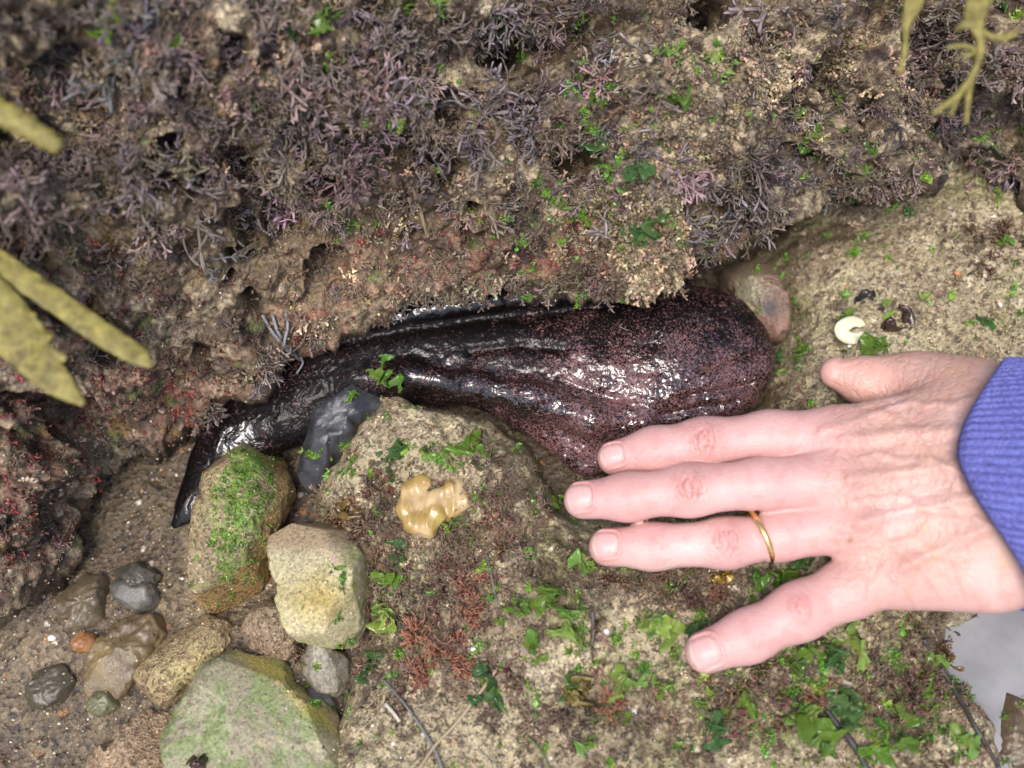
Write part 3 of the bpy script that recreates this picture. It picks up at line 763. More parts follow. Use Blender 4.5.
for nm, ch in fing.items():
    # PIP knuckle: oval creases round a bump
    strong = 1.0 if nm != 'little' else .45
    c = np.array(proj(ch[2][0])) + np.array([0, -3]); u, w_ = lobe_axes(ch, 2)
    s = (P2 - c) @ u; t = (P2 - c) @ w_
    g = np.exp(-(s / 15) ** 2 - (t / 17) ** 2)
    wob = 2.2 * vnoise(np.stack([X / 7, Y / 7, 0 * X], 1), 5)
    rho = np.sqrt((s / 1.0) ** 2 + (t / 3.2) ** 2) + 2.2 * wob
    cre = .5 + .5 * np.cos(rho * 2 * math.pi / 5.2)
    lin = fbm(np.stack([(s + .02 * t * t * np.sign(s)) / 3.6 + .5 * wob / 2.2, t / 17, 0 * s + strong], 1), 1.0, 2, 301, ridged=True)
    cre = np.sqrt(np.clip(.22 * cre + .9 * sstep(.1, .8, lin), 0, 1.2))
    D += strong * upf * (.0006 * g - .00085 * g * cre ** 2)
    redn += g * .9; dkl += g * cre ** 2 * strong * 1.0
    # extra transverse creases either side
    for off, am in ((-12, .3), (12, .3)):
        q = np.exp(-((s - off - .02 * t * t * np.sign(off) * -1) / 1.6) ** 2) * np.exp(-(t / 14) ** 2)
        D -= strong * upf * .0004 * am / .3 * q; dkl += q * .3 * strong
    # DIP
    c = np.array(proj(ch[1][0])); u, w_ = lobe_axes(ch, 1)
    s = (P2 - c) @ u; t = (P2 - c) @ w_
    for off, am in ((-4, .6), (0, 1), (4, .7)):
        q = np.exp(-((s - off - .012 * t * t) / 1.3) ** 2) * np.exp(-(t / 13) ** 2)
        D -= upf * .00018 * am * q; dkl += q * .22 * am
    redn += .5 * np.exp(-((s) / 9) ** 2 - (t / 16) ** 2)
    # fingertip red
    c = np.array(proj(ch[0][0])); redn += .6 * np.exp(-(np.linalg.norm(P2 - c, axis=1) / 22) ** 2)
    # MCP bump
    c = np.array(proj(ch[4][0])); g = np.exp(-(np.linalg.norm(P2 - c, axis=1) / 19) ** 2); D += .0012 * g * upf; redn += .35 * g
# skin folds round each nail
for nm, hw_ in (('index', 11.5), ('middle', 12.5), ('ring', 12), ('little', 13)):
    ch = fing[nm]; tip = ch[0][0]; d_ = tip - ch[1][0]; d_ /= np.linalg.norm(d_); s_ = np.cross(d_, [0, 0, 1]); s_ /= np.linalg.norm(s_); mp_ = ch[0][1] / 18.5
    lo_ = (V - tip) @ d_ / mp_; la_ = (V - tip) @ s_ / mp_
    e_ = ((np.abs(lo_ - 2.5) / 12.5) ** 4 + (np.abs(la_) / hw_) ** 4) ** .25
    side = sstep(12, 6, lo_) * upf
    D += side * (.00055 * np.exp(-((e_ - 1.17) / .10) ** 2) - .00045 * np.exp(-((e_ - 1.0) / .05) ** 2)); dkl += side * .5 * np.exp(-((e_ - 1.03) / .05) ** 2)
# tendons and veins
for pts, am, sg in [([(845, 440), (920, 432), (1000, 432)], .0016, 7), ([(850, 480), (920, 470), (1000, 462)], .0018, 7), ([(862, 522), (930, 506), (1000, 492)], .0018, 7), ([(905, 566), (960, 540), (1005, 520)], .0014, 7)]:
    d_, _ = seg_d(P2, pts); D += am * np.exp(-(d_ / sg) ** 2) * upf
for pts, am in [([(985, 392), (950, 402), (915, 400), (880, 412), (850, 424), (820, 428)], .0010), ([(990, 470), (960, 476), (930, 462), (905, 465), (880, 452), (865, 458)], .0010),
                ([(985, 520), (955, 510), (930, 516), (905, 500), (875, 502), (850, 500)], .0009), ([(930, 462), (920, 440), (900, 425), (880, 412)], .0008),
                ([(930, 516), (920, 535), (900, 545), (870, 548)], .0008), ([(960, 476), (950, 500), (955, 510)], .0007), ([(970, 560), (940, 560), (915, 540)], .0006)]:
    pts = [(x, y + 3 * math.sin(x * .2)) for x, y in pts]
    d_, _ = seg_d(P2 + 2 * np.stack([vnoise(np.stack([X / 14, Y / 14, 0 * X], 1), 8), vnoise(np.stack([X / 14, Y / 14, 0 * X + 5], 1), 9)], 1), pts)
    D += .75 * am * np.exp(-(d_ / 4.2) ** 2) * upf
back = sstep(800, 850, X) * sstep(1000, 960, X) * upf * sstep(620, 560, Y)
# crepe skin folds of an older hand
Wp = np.stack([X * .9 + Y * .25, Y * .5 - X * .12, 0 * X], 1)
rg = fbm(1.5 * Wp + 4 * np.stack([vnoise(Wp / 9, 3), vnoise(Wp / 9, 4), 0 * X], 1), 9, 3, 130, ridged=True)
folds = sstep(.25, .8, rg)
fm = np.clip(gp(X, Y, 900, 440, 70, 60) + .8 * gp(X, Y, 850, 470, 40, 30) + .5 * gp(X, Y, 940, 520, 50, 50), 0, 1)
D -= .00034 * folds * back * (.25 + .75 * fm); dkl += folds * back * .25 * (.25 + .75 * fm)
Wq = np.stack([X * .35 + Y * .9, Y * .3 - X * .8, 0 * X], 1)
rg2 = fbm(Wq, 6, 2, 134, ridged=True)
D -= .0003 * sstep(.3, .9, rg2) * back; dkl += .15 * sstep(.3, .9, rg2) * back
# wrist side folds and web folds
for pts in ([(888, 545), (925, 575), (940, 600)], [(905, 590), (915, 612)], [(880, 565), (870, 580), (866, 600)], [(950, 560), (965, 600)], [(845, 402), (870, 410), (905, 398)], [(868, 420), (900, 410), (950, 398)]):
    d_, _ = seg_d(P2, pts); q = np.exp(-(d_ / 2) ** 2); D -= .00022 * q * upf; dkl += .22 * q
# ring's groove
rc, rr_ = pr(760, 536, .0422, 24.2)
ax_ = fing['ring'][3][0] - fing['ring'][2][0]; ax_ = ax_ / np.linalg.norm(ax_)
sr = (V - rc) @ ax_; on_ring = np.exp(-(sr / .0014) ** 2) * (np.linalg.norm(V - rc, axis=1) < .02)
D -= .0006 * on_ring
V = V + Nn * D[:, None]
n1 = fbm(V, .025, 3, 140); n2 = fbm(V, .006, 3, 141); n3 = fbm(V, .0018, 2, 142)
C = np.tile(np.array([.60, .35, .325]), (len(V), 1))
bk = sstep(790, 880, X) * sstep(640, 560, Y)
C = mixc(C, [.53, .335, .265], bk * .8)
C = mixc(C, [.68, .46, .42], sstep(0, .5, n1) * .6); C = mixc(C, [.52, .23, .20], sstep(.0, .45, fbm(V, .004, 3, 147)) * .28)
C = mixc(C, [.54, .21, .19], np.clip(redn, 0, 1) * .6)
C = mixc(C, [.58, .30, .22], sstep(.1, .6, n2) * .25 * (.4 + bk))
C = mixc(C, [.60, .36, .2], sstep(.3, .6, fbm(V, .012, 3, 145)) * .4 * bk)
C = mixc(C, [.27, .09, .065], np.clip(dkl, 0, 1) * .62)  # shade of the creases put into the skin colour
C = mixc(C, [.76, .40, .33], gp(X, Y, 850, 378, 45, 22) * .6)
C = mixc(C, [.28, .11, .06], np.clip(gp(X, Y, 850, 540, 3.2, 2.8), 0, 1) * .8)
C = mixc(C, [.45, .2, .12], np.clip(gp(X, Y, 886, 575, 2.2), 0, 1) * .4)
person = empty('person', at(1000, 480, .05))
tag(person, 'outstretched bare hand with gold ring and blue ribbed cuff held over the rocks', 'person')
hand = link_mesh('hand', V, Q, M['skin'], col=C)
hand.parent = person; hand.location = -person.location
hb = BVHTree.FromPolygons(V.tolist(), Q.tolist())

# fingernails lie on the fingertips
def nail(ch, back_px, fw_px, half, label=None, lift=.0004):
    tip = ch[0][0]; d = ch[0][0] - ch[1][0]; d = d / np.linalg.norm(d)
    s_ = np.cross(d, [0, 0, 1]); s_ = s_ / np.linalg.norm(s_); up = np.cross(s_, d)
    mpp = ch[0][1] / 18.5
    nu, nv = 25, 21; V = np.zeros((nu, nv, 3)); ok = True
    for i in range(nu):
        a = i / (nu - 1) * 2 - 1
        for j in range(nv):
            b = j / (nv - 1) * 2 - 1
            # rounded rectangle: cuticle end rounder
            lon = (a * (fw_px + back_px) / 2 + (fw_px - back_px) / 2)
            wid_ = half * (1 - .16 * max(0, -a) ** 3 - .10 * max(0, a) ** 6)
            lon *= 1
            lon2 = lon + (b * b) * (4.5 if a < 0 else -3.5) * abs(a)
            o_ = tip + d * lon2 * mpp + s_ * b * wid_ * mpp
            hit = hb.ray_cast(Vector(o_ + up * .03), Vector(-up))
            p_ = np.array(hit[0]) if hit[0] else o_
            e_ = max(abs(a), abs(b)); 
            V[i, j] = p_ + up * (lift * .6 * (1 - e_ ** 8 * 1.6) + .0002 * (1 - b * b))
    V = V.reshape(-1, 3); Q_ = grid_faces(nu, nv)
    if vnormals(V, Q_)[nu // 2 * nv + nv // 2] @ up < 0: Q_ = Q_[:, ::-1]
    aa = np.repeat(np.linspace(-1, 1, nu), nv)
    Cn = np.tile(np.array([.64, .37, .35]), (nu * nv, 1)); Cn = mixc(Cn, [.68, .45, .41], sstep(-.5, -.85, aa) * .7); Cn = mixc(Cn, [.70, .56, .48], sstep(.72, .86, aa) * .8)
    o = link_mesh('fingernail', V, Q_, M['nail'], col=Cn); o.parent = hand
    return o
for nm, hw in (('index', 11.5), ('middle', 12.5), ('ring', 12), ('little', 13)): nail(fing[nm], 10, 15, hw)

# ring: a band round the finger
def torus(c, axis_, Rm, w, t, nseg=96, nt_=10):
    axis_ = np.array(axis_) / np.linalg.norm(axis_); u = np.cross(axis_, [0, 0, 1]); u /= np.linalg.norm(u); v = np.cross(axis_, u)
    T = np.linspace(0, 2 * math.pi, nseg, endpoint=False); A = np.linspace(0, 2 * math.pi, nt_, endpoint=False)
    V = []
    for a in T:
        rad = u * math.cos(a) + v * math.sin(a) * .93
        for b in A: V.append(c + rad * (Rm + t * math.cos(b)) + axis_ * w * math.sin(b))
    Qq = []
    for i in range(nseg):
        for j in range(nt_): Qq.append((i * nt_ + j, ((i + 1) % nseg) * nt_ + j, ((i + 1) % nseg) * nt_ + (j + 1) % nt_, i * nt_ + (j + 1) % nt_))
    return np.array(V), np.array(Qq)
rax = ax_ + np.array([0, .28, 0])
# measure finger radius at the ring
Rs = []
for a in np.linspace(0, math.pi, 9):
    u_ = np.cross(rax, [0, 0, 1]); u_ /= np.linalg.norm(u_); v_ = np.cross(rax / np.linalg.norm(rax), u_)
    dr = u_ * math.cos(a) + v_ * math.sin(a) * (1 if v_[2] > 0 else -1)
    h_ = hb.ray_cast(Vector(rc + dr * .03), Vector(-dr))
    if h_[0]: Rs.append((Vector(rc) - h_[0]).length)
Rm = rr_ * 1.06 + .0006
Vr, Qr = torus(rc, rax, Rm, .0012, .0008)
rg_ = link_mesh('ring', Vr, Qr, M['gold']); rg_.parent = hand
rg_['label'] = 'thin plain gold ring'

# sleeve: folded ribbed cuff, ribs run along the arm
ca = at(941, 477, .056); cb = at(1300, 512, .074)
ad = (cb - ca) / np.linalg.norm(cb - ca)
su = np.cross(ad, [0, 0, 1]); su /= np.linalg.norm(su); sv = np.cross(su, ad)
ns, na = 130, 1080
ss = np.concatenate([np.linspace(-.012, 0, 14)[:-1] * 0 + np.linspace(.03, 0, 14)[:-1], np.linspace(0, .02, 50), np.linspace(.0205, .22, 66)])
V = []; T = np.linspace(0, 2 * math.pi, na, endpoint=False)
ry_, rz_ = 124 * pxm(980, 480, .056), .028
nrib = 94
for i, s_ in enumerate(ss):
    inner = i < 13
    lip = math.sqrt(max(0, 1 - (1 - min(s_ / .0035, 1)) ** 2))
    rad = -.0028 if inner else -.0028 + .0038 * lip + .010 * (1 - math.exp(-max(s_, 0) / .05)) * .55
    rib = np.abs(np.cos(T * nrib / 2 + .05 * np.sin(s_ * 90))) ** .7 * .0011 * (0 if inner else lip)
    skew = .027 * np.abs(np.cos(T)) ** 1.6 + .005 * np.cos(T)      # the cuff mouth is not a flat ring
    base = ca + ad * s_
    rad = rad + .0005 * np.sin(s_ * 2 * math.pi / .055 + 1.5) * np.sin(2 * T + 1) * 2
    A = (ry_ + rad + rib + .0008 * np.sin(5 * T + s_ * 40)); Bz = (rz_ + rad + rib + .001 * np.sin(3 * T + s_ * 60))
    V.append(base + (ad[None] * skew[:, None]) + su[None] * (np.cos(T) * A)[:, None] + sv[None] * (np.sin(T) * Bz)[:, None])
ribc = np.abs(np.cos(T * nrib / 2))
V = np.concatenate(V); ns = len(ss)
a = np.arange(ns - 1)[:, None] * na + np.arange(na)[None]; b = np.arange(ns - 1)[:, None] * na + (np.arange(na)[None] + 1) % na
Qs = np.stack([a, b, b + na, a + na], -1).reshape(-1, 4)
C = np.tile(np.array([.15, .16, .45]), (len(V), 1)); C = mixc(C, [.085, .09, .30], np.tile((ribc < .3) * .7, ns))
C = mixc(C, [.18, .19, .50], sstep(0, .6, fbm(V, .01, 3, 150)) * .4)
slv = link_mesh('sleeve_cuff', V, Qs, M['knit'], col=C); slv.parent = person; slv.location = -person.location
slv['label'] = 'blue violet ribbed knit cuff'

# ------------------------------------------------------------------ ray placement
bvhs = [(o, bvh_of(o)) for o in terrain]
hand_b = hb
def place(px, py):
    d = Vector((at(px, py, -1) - CAM).tolist()).normalized()
    best = None
    for o, b in bvhs:
        h = b.ray_cast(Vector(CAM), d)
        if h[0] is not None and (best is None or h[3] < best[3]): best = (h[0], h[1], o, h[3])
    if best is None: return None
    n = best[1]
    if n.dot(d) > 0: n = -n
    return np.array(best[0]), np.array(n), best[2]

def frame(n, spin, lean=0):
    n = np.array(n, float); n /= np.linalg.norm(n)
    a = np.cross(n, (.3, .5, .81)); a /= np.linalg.norm(a); b = np.cross(n, a)
    c, s_ = math.cos(spin), math.sin(spin)
    return np.stack([a * c + b * s_, -a * s_ + b * c, n], 1)

# ------------------------------------------------------------------ weed templates
def ribbon(pts, widths, thick, twist=0, up=(0, 0, 1), seg=6):
    """closed flattened tube along a polyline"""
    pts = np.array(pts, float); n = len(pts); V = []; Q = []
    for i in range(n):
        t = pts[min(i + 1, n - 1)] - pts[max(i - 1, 0)]; t /= (np.linalg.norm(t) + 1e-12)
        s_ = np.cross(t, up); 
        if np.linalg.norm(s_) < 1e-3: s_ = np.cross(t, (1, 0, 0.1))
        s_ /= np.linalg.norm(s_); u = np.cross(s_, t)
        a0 = twist * i / n
        s2 = s_ * math.cos(a0) + u * math.sin(a0); u2 = -s_ * math.sin(a0) + u * math.cos(a0)
        for k in range(seg):
            a = 2 * math.pi * k / seg
            V.append(pts[i] + s2 * widths[i] / 2 * math.cos(a) + u2 * min(thick, widths[i]) / 2 * math.sin(a))
    for i in range(n - 1):
        for k in range(seg): Q.append((i * seg + k, i * seg + (k + 1) % seg, (i + 1) * seg + (k + 1) % seg, (i + 1) * seg + k))
    c = len(V); V += [pts[0], pts[-1]]
    for k in range(seg): Q.append((c, (k + 1) % seg, k, k)); Q.append((c + 1, (n - 1) * seg + k, (n - 1) * seg + (k + 1) % seg, (n - 1) * seg + (k + 1) % seg))
    return np.array(V), Q

class Acc:
    def __init__(s): s.V = []; s.F = []; s.C = []; s.n = 0
    def add(s, V, Q, c):
        s.V.append(V); Q = np.array([list(q) for q in Q]); s.F.append(Q + s.n); s.n += len(V)
        s.C.append(np.tile(np.array(c, float), (len(V), 1)) if np.ndim(c) == 1 else c)
    def out(s): return np.concatenate(s.V), np.concatenate(s.F), np.concatenate(s.C)
def clean(Q):
    return [tuple(dict.fromkeys(q)) for q in Q.tolist()]

def branch(acc, p, d, L, w, depth, r, c0, c1, flatv=.35, bend=.5, nseg=5):
    pts = [p]; dd = d.copy(); axb = r.normal(size=3); axb -= axb @ dd * dd
    for i in range(nseg):
        dd = dd + axb * bend * .2 + r.normal(size=3) * .07; dd /= np.linalg.norm(dd)
        pts.append(pts[-1] + dd * L / nseg)
    n = len(pts); ws = [w * (.65 + .5 * math.sin(math.pi * i / (n - 1) * .8)) * (1 if depth or i < n - 1 else .3) for i in range(n)]
    V, Q = ribbon(pts, ws, w * flatv, r.uniform(-1, 1), up=r.normal(size=3), seg=5)
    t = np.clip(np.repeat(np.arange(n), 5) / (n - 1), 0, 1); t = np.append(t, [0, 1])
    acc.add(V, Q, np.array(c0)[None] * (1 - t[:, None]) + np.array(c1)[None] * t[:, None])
    if depth:
        for k in range(2 if r.random() < .75 else 3):
            nd = dd + r.normal(size=3) * .55; nd /= np.linalg.norm(nd)
            branch(acc, pts[-1] - dd * w * .3, nd, L * r.uniform(.5, .8), w * .85, depth - 1, r, c1, np.array(c1) * 1.25, flatv, bend, 4)

def tuft(seed, n, L, w, depth, c0, c1, spread=.9, flatv=.35, bend=.6):
    r = np.random.default_rng(seed); acc = Acc()
    for i in range(n):
        d = np.array([r.normal() * spread, r.normal() * spread, 1.0]); d /= np.linalg.norm(d)
        p = np.array([r.normal() * .0015, r.normal() * .0015, -.001])
        k = r.uniform(.75, 1.25)
        branch(acc, p, d, L * r.uniform(.6, 1.1), w * r.uniform(.8, 1.2), depth, r, np.array(c0) * k, np.array(c1) * k, flatv, bend)
    return acc.out()

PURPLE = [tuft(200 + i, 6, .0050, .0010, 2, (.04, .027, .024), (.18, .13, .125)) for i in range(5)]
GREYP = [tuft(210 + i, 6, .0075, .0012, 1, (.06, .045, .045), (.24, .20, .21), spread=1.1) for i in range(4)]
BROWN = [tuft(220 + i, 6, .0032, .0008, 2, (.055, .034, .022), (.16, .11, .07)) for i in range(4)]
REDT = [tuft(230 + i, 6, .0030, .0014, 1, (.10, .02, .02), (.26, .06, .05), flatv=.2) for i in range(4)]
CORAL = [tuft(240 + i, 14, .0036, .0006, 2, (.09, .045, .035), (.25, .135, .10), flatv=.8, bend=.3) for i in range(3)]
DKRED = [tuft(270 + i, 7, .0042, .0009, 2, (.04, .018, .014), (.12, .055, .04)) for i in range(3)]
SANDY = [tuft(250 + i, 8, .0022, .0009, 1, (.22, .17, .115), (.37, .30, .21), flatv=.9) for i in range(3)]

# green sheets
def ulva_tpl(seed, size=1.0, lobes=1):
    r = np.random.default_rng(seed); acc = Acc()
    for L_ in range(lobes):
        nr, na_ = 7, 30
        T = np.linspace(0, 2 * math.pi, na_, endpoint=False)
        ph = r.uniform(0, 6.28, 4); asp = r.uniform(.3, .95)
        V = [np.zeros(3)]
        off = np.array([r.normal() * .5, r.normal() * .5, r.uniform(0, .25)]) * (L_ > 0)
        cr = r.normal(size=2) * .5
        for i in range(1, nr):
            q = i / (nr - 1)
            rad = q * (1 + .34 * np.sin(2 * T + ph[0]) + .2 * np.sin(3 * T + ph[1]) + .07 * np.sin(7 * T + ph[2]) + .05 * np.sin(11 * T + ph[3]) + (r.normal(size=na_) * .07 if i > 3 else 0))
            x, y = rad * np.cos(T), rad * np.sin(T) * asp
            z = (r.normal(size=na_) * .05 if i > 3 else 0) + .3 * q * np.sin(3 * T + ph[3]) + .3 * q ** 3 * np.sin(7 * T + ph[1]) + .7 * q ** 2 * np.sin(2 * T + ph[2]) + cr[0] * x * x * .5 + cr[1] * x * y * .5 + .15
            V += list(np.stack([x, y, z], 1))
        V = (np.array(V) * r.uniform(.3, .65)) @ frame(np.array([r.normal() * .4, r.normal() * .4, 1]), r.uniform(0, 6)).T + off
        Fq = [(0, 1 + k, 1 + (k + 1) % na_) for k in range(na_)]
        Fq = [f + (f[2],) for f in Fq]
        for i in range(nr - 2):
            for k in range(na_):
                a_ = 1 + i * na_ + k; b_ = 1 + i * na_ + (k + 1) % na_
                Fq.append((a_, a_ + na_, b_ + na_, b_))
        Fq = np.array(Fq); Nn_ = vnormals(V, Fq); th = .025
        n = len(V); V2 = np.concatenate([V + Nn_ * th, V - Nn_ * th])
        F2 = Fq[:, ::-1] + n
        e0 = 1 + (nr - 2) * na_
        rim = np.array([(e0 + k, e0 + n + k, e0 + n + (k + 1) % na_, e0 + (k + 1) % na_) for k in range(na_)])
        g = r.uniform(.8, 1.2)
        rr = np.concatenate([np.linalg.norm(V[:, :2] - off[:2], axis=1)] * 2)[:, None]
        acc.add(V2, np.concatenate([Fq, F2, rim]), np.array([.27, .46, .05])[None] * g * np.array([r.uniform(.7, 1.1), 1, 1]) * (.8 + .35 * rr))
    return acc.out()
ULV = [ulva_tpl(300 + i, lobes=3 + i % 3) for i in range(8)]

# ------------------------------------------------------------------ stuff: turf scattered over the rocks
def rspots(n, dens, seed, x0=-20, x1=1044, y0=-20, y1=788):
    r = np.random.default_rng(seed); out = []
    while len(out) < n:
        X = r.uniform(x0, x1, n); Y = r.uniform(y0, y1, n)
        d = dens(X, Y); m = r.random(n) < d
        out += [(a, b, 1.0) for a, b in zip(X[m], Y[m])]
    return out[:n]
def lipmask(X, Y, m=0): return (Y < np.interp(X, lipx, lipy) - m)
def nz(X, Y, sc, s): return vnoise(np.stack([X / sc, Y / sc, 0 * X], 1), s)

def scatter(name, label, m, spots, tpls, smin_, smax, seed, cj=.25, sink=.0, lean=0.0, droop=0.0):
    r = np.random.default_rng(seed); acc = Acc()
    for (px, py, k) in spots:
        h = place(px, py)
        if h is None or h[2] not in (ledge, shelf, clump): continue
        p, n, o = h
        n = n + np.array([0, -.3 * droop, -droop]) + r.normal(size=3) * .25 + np.array([0, -.15, .25])
        Rm_ = frame(n, r.uniform(0, 6.28))
        V, Q, C = tpls[r.integers(len(tpls))]
        s_ = r.uniform(smin_, smax) * k
        cc = C * (1 + .55 * float(nz(np.array([px]), np.array([py]), 45, 91)[0]) + .35 * float(nz(np.array([px]), np.array([py]), 16, 92)[0])) * (1 + r.normal() * cj) * (1 + r.normal(size=3) * .08)
        if r.random() < .5: cc = cc * .45 + np.array([.21, .17, .12]) * .55
        acc.add((V * s_) @ Rm_.T + p - n / np.linalg.norm(n) * sink, Q, np.clip(cc, .005, 1))
    V, Q, C = acc.out()
    o = link_mesh(name, V, clean(Q), m, col=C)
    return tag(o, label, kind='stuff')

def d_purple(X, Y):
    g = np.clip(gp(X, Y, 460, 90, 120, 75) + .45 * gp(X, Y, 200, 120, 160, 70) + .8 * gp(X, Y, 720, 210, 60, 60) + .6 * gp(X, Y, 800, 150, 40, 60)
                + .6 * gp(X, Y, 960, 90, 80, 80) + .25 * gp(X, Y, 60, 220, 80, 60) + .2 * gp(X, Y, 300, 200, 150, 50) + .4 * gp(X, Y, 330, 10, 300, 40), 0, 1)
    return g * lipmask(X, Y, 10) * (.06 + .94 * sstep(-.12, .15, nz(X, Y, 34, 3))) * (1 - .95 * gp(X, Y, 690, 120, 50, 80, 10))
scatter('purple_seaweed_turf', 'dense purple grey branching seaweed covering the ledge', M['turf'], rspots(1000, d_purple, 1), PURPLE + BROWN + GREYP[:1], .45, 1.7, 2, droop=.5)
def d_brown(X, Y):
    return np.clip(.45 * lipmask(X, Y, 6) * (.05 + .95 * sstep(-.05, .25, nz(X, Y, 30, 5))) + .9 * lipmask(X, Y, -5) * gp(X, Y, 300, 180, 200, 50), 0, 1)
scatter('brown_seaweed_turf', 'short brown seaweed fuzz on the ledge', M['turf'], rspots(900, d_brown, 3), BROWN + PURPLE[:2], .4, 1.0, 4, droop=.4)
def d_red(X, Y):
    return np.clip(gp(X, Y, 150, 400, 100, 50, 5) + gp(X, Y, 30, 500, 60, 70) + .6 * gp(X, Y, 420, 262, 100, 30, -8) + .7 * gp(X, Y, 560, 245, 60, 25) + .5 * gp(X, Y, 290, 330, 50, 30) + .35 * gp(X, Y, 120, 300, 120, 40), 0, 1) * lipmask(X, Y, 4)
scatter('red_seaweed_turf', 'dark red leafy seaweed on the lower ledge', M['ulva'], rspots(650, d_red, 5), REDT, .35, .85, 6)
def d_sandy(X, Y):
    return np.clip(gp(X, Y, 690, 120, 70, 110, 10) + gp(X, Y, 800, 60, 70, 50) + .9 * gp(X, Y, 640, 240, 40, 50) + .4 * gp(X, Y, 120, 80, 120, 50) + .5 * gp(X, Y, 880, 120, 70, 50)
                   + .3 * gp(X, Y, 460, 300, 200, 200), 0, 1) * lipmask(X, Y, 2)
scatter('sand_coated_turf', 'sand coated tan seaweed tufts on the ledge', M['rock'], rspots(1100, d_sandy, 7), SANDY, .4, 1.5, 8, cj=.12)
rl = np.random.default_rng(66); lx = rl.uniform(200, 1020, 520); lyy = np.interp(lx, lipx, lipy) - rl.uniform(0, 16, 520)
scatter('lip_seaweed_fringe', 'shaggy brown weed fringe hanging from the lip of the ledge', M['turf'], [(a, b, 1.0) for a, b in zip(lx, lyy) if nz(np.array([a]), np.array([b]), 30, 4)[0] > -.15], BROWN + PURPLE[:2] + SANDY, .6, 1.5, 67, droop=1.6)
lx = rl.normal(642, 22, 330); lyy = rl.uniform(200, 292, 330)
scatter('clump_seaweed', 'sand coated weed fringe on the hanging clump', M['rock'], [(a, b, 1.0) for a, b in zip(lx, lyy)], SANDY + BROWN[:1], .6, 1.5, 68, droop=1.0)
def d_shelf(X, Y):
    return np.clip(gp(X, Y, 430, 610, 60, 80) + 1.0 * gp(X, Y, 480, 520, 50, 45) + .9 * gp(X, Y, 380, 540, 24, 50) + .4 * gp(X, Y, 560, 590, 60, 30) + .8 * gp(X, Y, 700, 585, 80, 24) + .9 * gp(X, Y, 760, 700, 70, 40)
                   + .9 * gp(X, Y, 920, 680, 50, 60) + .6 * gp(X, Y, 350, 520, 30, 24) + .5 * gp(X, Y, 600, 720, 90, 40) + .5 * gp(X, Y, 990, 240, 40, 30) + .3 * gp(X, Y, 800, 400, 40, 20), 0, 1) * ~lipmask(X, Y, -12)
scatter('brown_shelf_turf', 'short brown red seaweed fuzz on the sandy shelf', M['turf'], rspots(1250, d_shelf, 9), BROWN + DKRED + BROWN, .4, 1.25, 10)
def d_sshelf(X, Y): return (X > 300) * ~lipmask(X, Y, -14) * (.2 + .8 * sstep(-.1, .3, nz(X, Y, 40, 8))) * ~((X < 360) & (Y > 520))
scatter('sand_coated_weed', 'tiny sand coated weed stubble on the shelf', M['rock'], rspots(1300, d_sshelf, 11), SANDY, .35, .9, 12)

# sand grains and gravel as little stones
def ico():
    t = (1 + 5 ** .5) / 2
    V = np.array([(-1, t, 0), (1, t, 0), (-1, -t, 0), (1, -t, 0), (0, -1, t), (0, 1, t), (0, -1, -t), (0, 1, -t), (t, 0, -1), (t, 0, 1), (-t, 0, -1), (-t, 0, 1)], float)
    V /= np.linalg.norm(V[0])
    Fq = [(0, 11, 5), (0, 5, 1), (0, 1, 7), (0, 7, 10), (0, 10, 11), (1, 5, 9), (5, 11, 4), (11, 10, 2), (10, 7, 6), (7, 1, 8), (3, 9, 4), (3, 4, 2), (3, 2, 6), (3, 6, 8), (3, 8, 9), (4, 9, 5), (2, 4, 11), (6, 2, 10), (8, 6, 7), (9, 8, 1)]
    return V, np.array(Fq)
IV, IF = ico()
def grains(name, label, spots, s0, s1, pal, seed):
    r = np.random.default_rng(seed); acc = Acc()
    for px, py, k in spots:
        h = place(px, py)
        if h is None or h[2] is hare or (h[2] not in (ground, shelf, ledge) and r.random() < .75): continue
        s_ = s0 * (s1 / s0) ** (r.random() ** 2.2)
        V = IV * r.uniform(.75, 1.25, (12, 1)) * np.array([1, r.uniform(.6, 1), r.uniform(.45, .8)]) * s_
        acc.add(V @ frame(h[1] + r.normal(size=3) * .3, r.uniform(0, 6.28)).T + h[0], IF, np.array(pal[r.integers(len(pal))]) * r.uniform(.7, 1.2))
    V, Q, C = acc.out()
    return tag(link_mesh(name, V, Q, M['grain'], col=C, smooth=False), label, kind='stuff')
PALS = [(.42, .33, .2), (.5, .42, .28), (.3, .22, .13), (.65, .6, .5), (.2, .14, .1), (.1, .08, .07), (.4, .25, .14)]
grains('gravel', 'coarse sand grains and shell grit on the pool bed', rspots(2600, lambda X, Y: (X < 420) * (Y > 430) * 1.0, 21, x1=420, y0=430), .00025, .0011, PALS, 22)
grains('shell_grit', 'pale sand grains and shell grit on the rocks', rspots(5200, lambda X, Y: np.where(lipmask(X, Y, 0), .3, 1.0), 23), .0002, .0007, PALS + [(.7, .66, .58)], 24)

# moss on the oval stone
def d_moss(X, Y): return np.clip(gp(X, Y, 252, 470, 24, 50, 12) + .8 * gp(X, Y, 236, 540, 24, 50, 18), 0, 1) * (nz(X, Y, 12, 3) > -.25)
r_ = np.random.default_rng(30)
acc = Acc()
for px, py, k in rspots(300, d_moss, 31, 180, 292, 430, 612):
    h = place(px, py)
    if h is None or h[2] is not mossy: continue
    V, Q, C = ULV[r_.integers(len(ULV))]; s_ = r_.uniform(.0009, .0022)
    acc.add((V * s_ * np.array([1, .7, .5])) @ frame(h[1] + r_.normal(size=3) * .2, r_.uniform(0, 6.28)).T + h[0], Q, C * r_.uniform(.4, 1.0))
V, Q, C = acc.out(); tag(link_mesh('green_seaweed', V, clean(Q), M['ulva'], col=C), 'bright green weed growing over the oval stone', kind='stuff')

